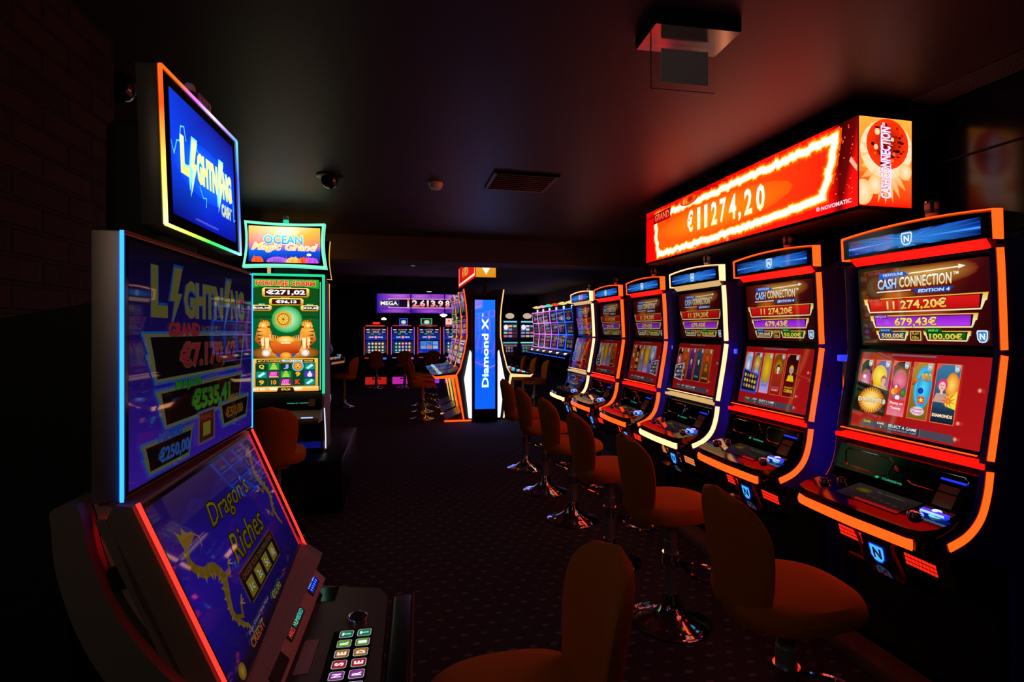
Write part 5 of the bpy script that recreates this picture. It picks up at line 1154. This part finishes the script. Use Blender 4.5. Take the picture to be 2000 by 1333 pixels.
stool(-.845, 3.87, 0.05, 'orange stool with its back to the camera before the teal-framed machine', 'orange stools in the left half')
G2 = 'orange stools at the island'
for x, y, rz, lab in ((.36, 8.45, -PI/2, 'orange stool left of the island, nearest of its side, facing the blue sign side'), (.40, 9.2, -PI/2+.1, 'orange stool left of the island, just behind the nearest one'), (.42, 9.95, -PI/2, 'orange stool left of the island, third from the blue sign'),
                      (2.26, 8.45, PI/2, 'orange stool right of the island, nearest of its side'), (2.24, 9.2, PI/2, 'orange stool right of the island, second one along'), (2.22, 9.95, PI/2-.1, 'orange stool right of the island, partly behind the other two')):
    stool(x, y, rz, lab, G2)
G3 = 'stools in front of the back row'
for i, lab in enumerate(('dark red stool before the machine at the left end of the back row', 'dark red stool before the second machine of the back row', 'dark red stool before the six-tile machine of the back row')):
    stool(-.56+.69*i, 13.15, .0, lab, G3)
stool(-1.02, 10.1, PI/2-.3, 'dim orange stool at far left beside the machine with lit buttons', 'dim stools at the far left')
for x, y, lab in ((3.75, 15.6, 'dark stool before the blue-framed machines at far right'), (3.7, 17.2, 'dark stool before the pink-framed machines at far right')):
    stool(x, y, -PI/2, lab, 'dark stools at the far right')

# ================================================================== CEILING FITTINGS
ex = thing('emergency_sign', 'hanging grey sign plate under a square steel ceiling box', 'sign', (.955, 1.60, 2.48), -.05)
part('ceiling_box', ex, MB().box(-.15, .15, -.11, .05, -.045, 0, MATT).box(-.148, .148, -.108, .048, -.049, -.045, PLATE))
part('clear_panel', ex, MB().box(-.118, .118, -.003, -.001, -.205, -.049, mat('clear_acrylic', (1, 1, 1), .02, trans=1.)).box(-.119, -.116, -.004, .0, -.205, -.049, mat('panel_edge', (.25, .18, .16), .3)).box(-.119, .119, -.004, .0, -.207, -.204, mat('panel_edge', (.25, .18, .16), .3)))
part('sign_plate', ex, MB().box(-.082, .092, -.006, -.004, -.182, -.066, mat('sign_plate_grey', (.88, .88, .95), .6)))
def vent(w, d, n):
    b = MB().box(-w/2, w/2, -d/2, d/2, -.010, 0, MATT)
    m = mat('vent_grey', (.15, .13, .13), .5)
    for t in (0, .02): b.box(-w/2-.01, w/2+.01, -d/2-.01+t*0, -d/2+.012, -.014, 0, m)
    b.box(-w/2-.01, w/2+.01, d/2-.012, d/2+.01, -.014, 0, m).box(-w/2-.01, -w/2+.012, -d/2, d/2, -.014, 0, m).box(w/2-.012, w/2+.01, -d/2, d/2, -.014, 0, m)
    for i in range(n): y = -d/2+d*(i+.5)/n; b.prism([(y-.010, -.016), (y+.006, -.006), (y+.009, -.008), (y-.007, -.019)], -w/2+.01, w/2-.01, m)
    return b
single('ceiling_vent', 'square slatted ceiling vent in the middle of the ceiling', 'vent', vent(.42, .40, 9), (.82, 3.45, 2.48), .0)
def slot_vent(w, d, n):
    m = mat('vent_grey', (.15, .13, .13), .5); b = MB().box(-w/2, w/2, -d/2, d/2, -.004, 0, MATT)
    for i in range(n+1): y = -d/2+d*i/n; b.box(-w/2, w/2, y-.0022, y+.0022, -.007, -.003, m)
    for x in (-w/2, w/2): b.box(x-.003, x+.003, -d/2, d/2, -.008, 0, m)
    return b
single('ceiling_vent', 'long slatted ceiling vent at the right edge beside the red jackpot board', 'vent', slot_vent(.86, .15, 8), (2.31, 1.42, 2.48), PI/2)
single('smoke_detector', 'small round smoke detector on the ceiling left of the square vent', 'detector', MB().lathe([(.052, 0), (.052, -.012), (.046, -.018), (.044, -.034), (.034, -.042), (.004, -.044)], WHITEP, 24), (.247, 3.62, 2.48))
def dome():
    return MB().lathe([(.085, 0), (.085, -.010), (.062, -.018), (.058, -.020)], BLK2, 24).lathe([(.056, -.018), (.055, -.040), (.046, -.062), (.030, -.078), (.012, -.085), (.002, -.086)], LENS, 24)
for x, y, lab in ((-.455, 3.60, 'black dome camera on the ceiling above the teal-framed machine'), (-1.13, 2.42, 'black dome camera on the ceiling beside the dark brick pillar')):
    single('dome_camera', lab, 'camera', dome, (x, y, 2.48), 0, 'ceiling dome cameras', 'dome')
for x, y, lab in ((.30, 11.6, 'small round downlight glowing left of the island'), (2.88, 11.0, 'small round downlight glowing right of the island'), (1.1, 19.5, 'small round downlight above the left end of the MEGA board')):
    single('downlight', lab, 'ceiling light', lambda: MB().lathe([(.12, 0), (.12, -.006), (.10, -.008)], WHITEP, 20).lathe([(.098, -.004), (.098, -.009), (.002, -.009)], WHITEH, 20), (x, y, 2.9), 0, 'far downlights', 'downl')
single('wall_speaker', 'small grey box hanging from the beam right of the gold-framed machine', 'speaker', MB().box(-.05, .05, -.04, .04, -.20, 0, GREYM, .006), (-.86, 5.70+.2, 2.215))

# unseen warm lamp added behind the camera to light chair backs and grey machine
dl = single('added_globe_lamp', 'small warm fill lamp added out of view on the ceiling behind the viewer', 'ceiling light', MB().lathe([(.05, 0), (.05, -.02), (.03, -.03), (.03, -.05)], WHITEP, 20).lathe([(.02, -.045), (.05, -.06), (.062, -.09), (.05, -.12), (.02, -.135), (.002, -.138)], light('added_fill_lamp', (1.0, .8, .5), 1.5), 20), (-.85, -.62, 2.48))
sd = bpy.data.lights.new('added_fill_light', 'POINT'); sd.energy = 4.6; sd.color = (1.0, .80, .58); sd.shadow_soft_size = .03
so = bpy.data.objects.new('added_fill_light', sd); COL.objects.link(so); so.location = (0, 0, -.175); so.parent = dl
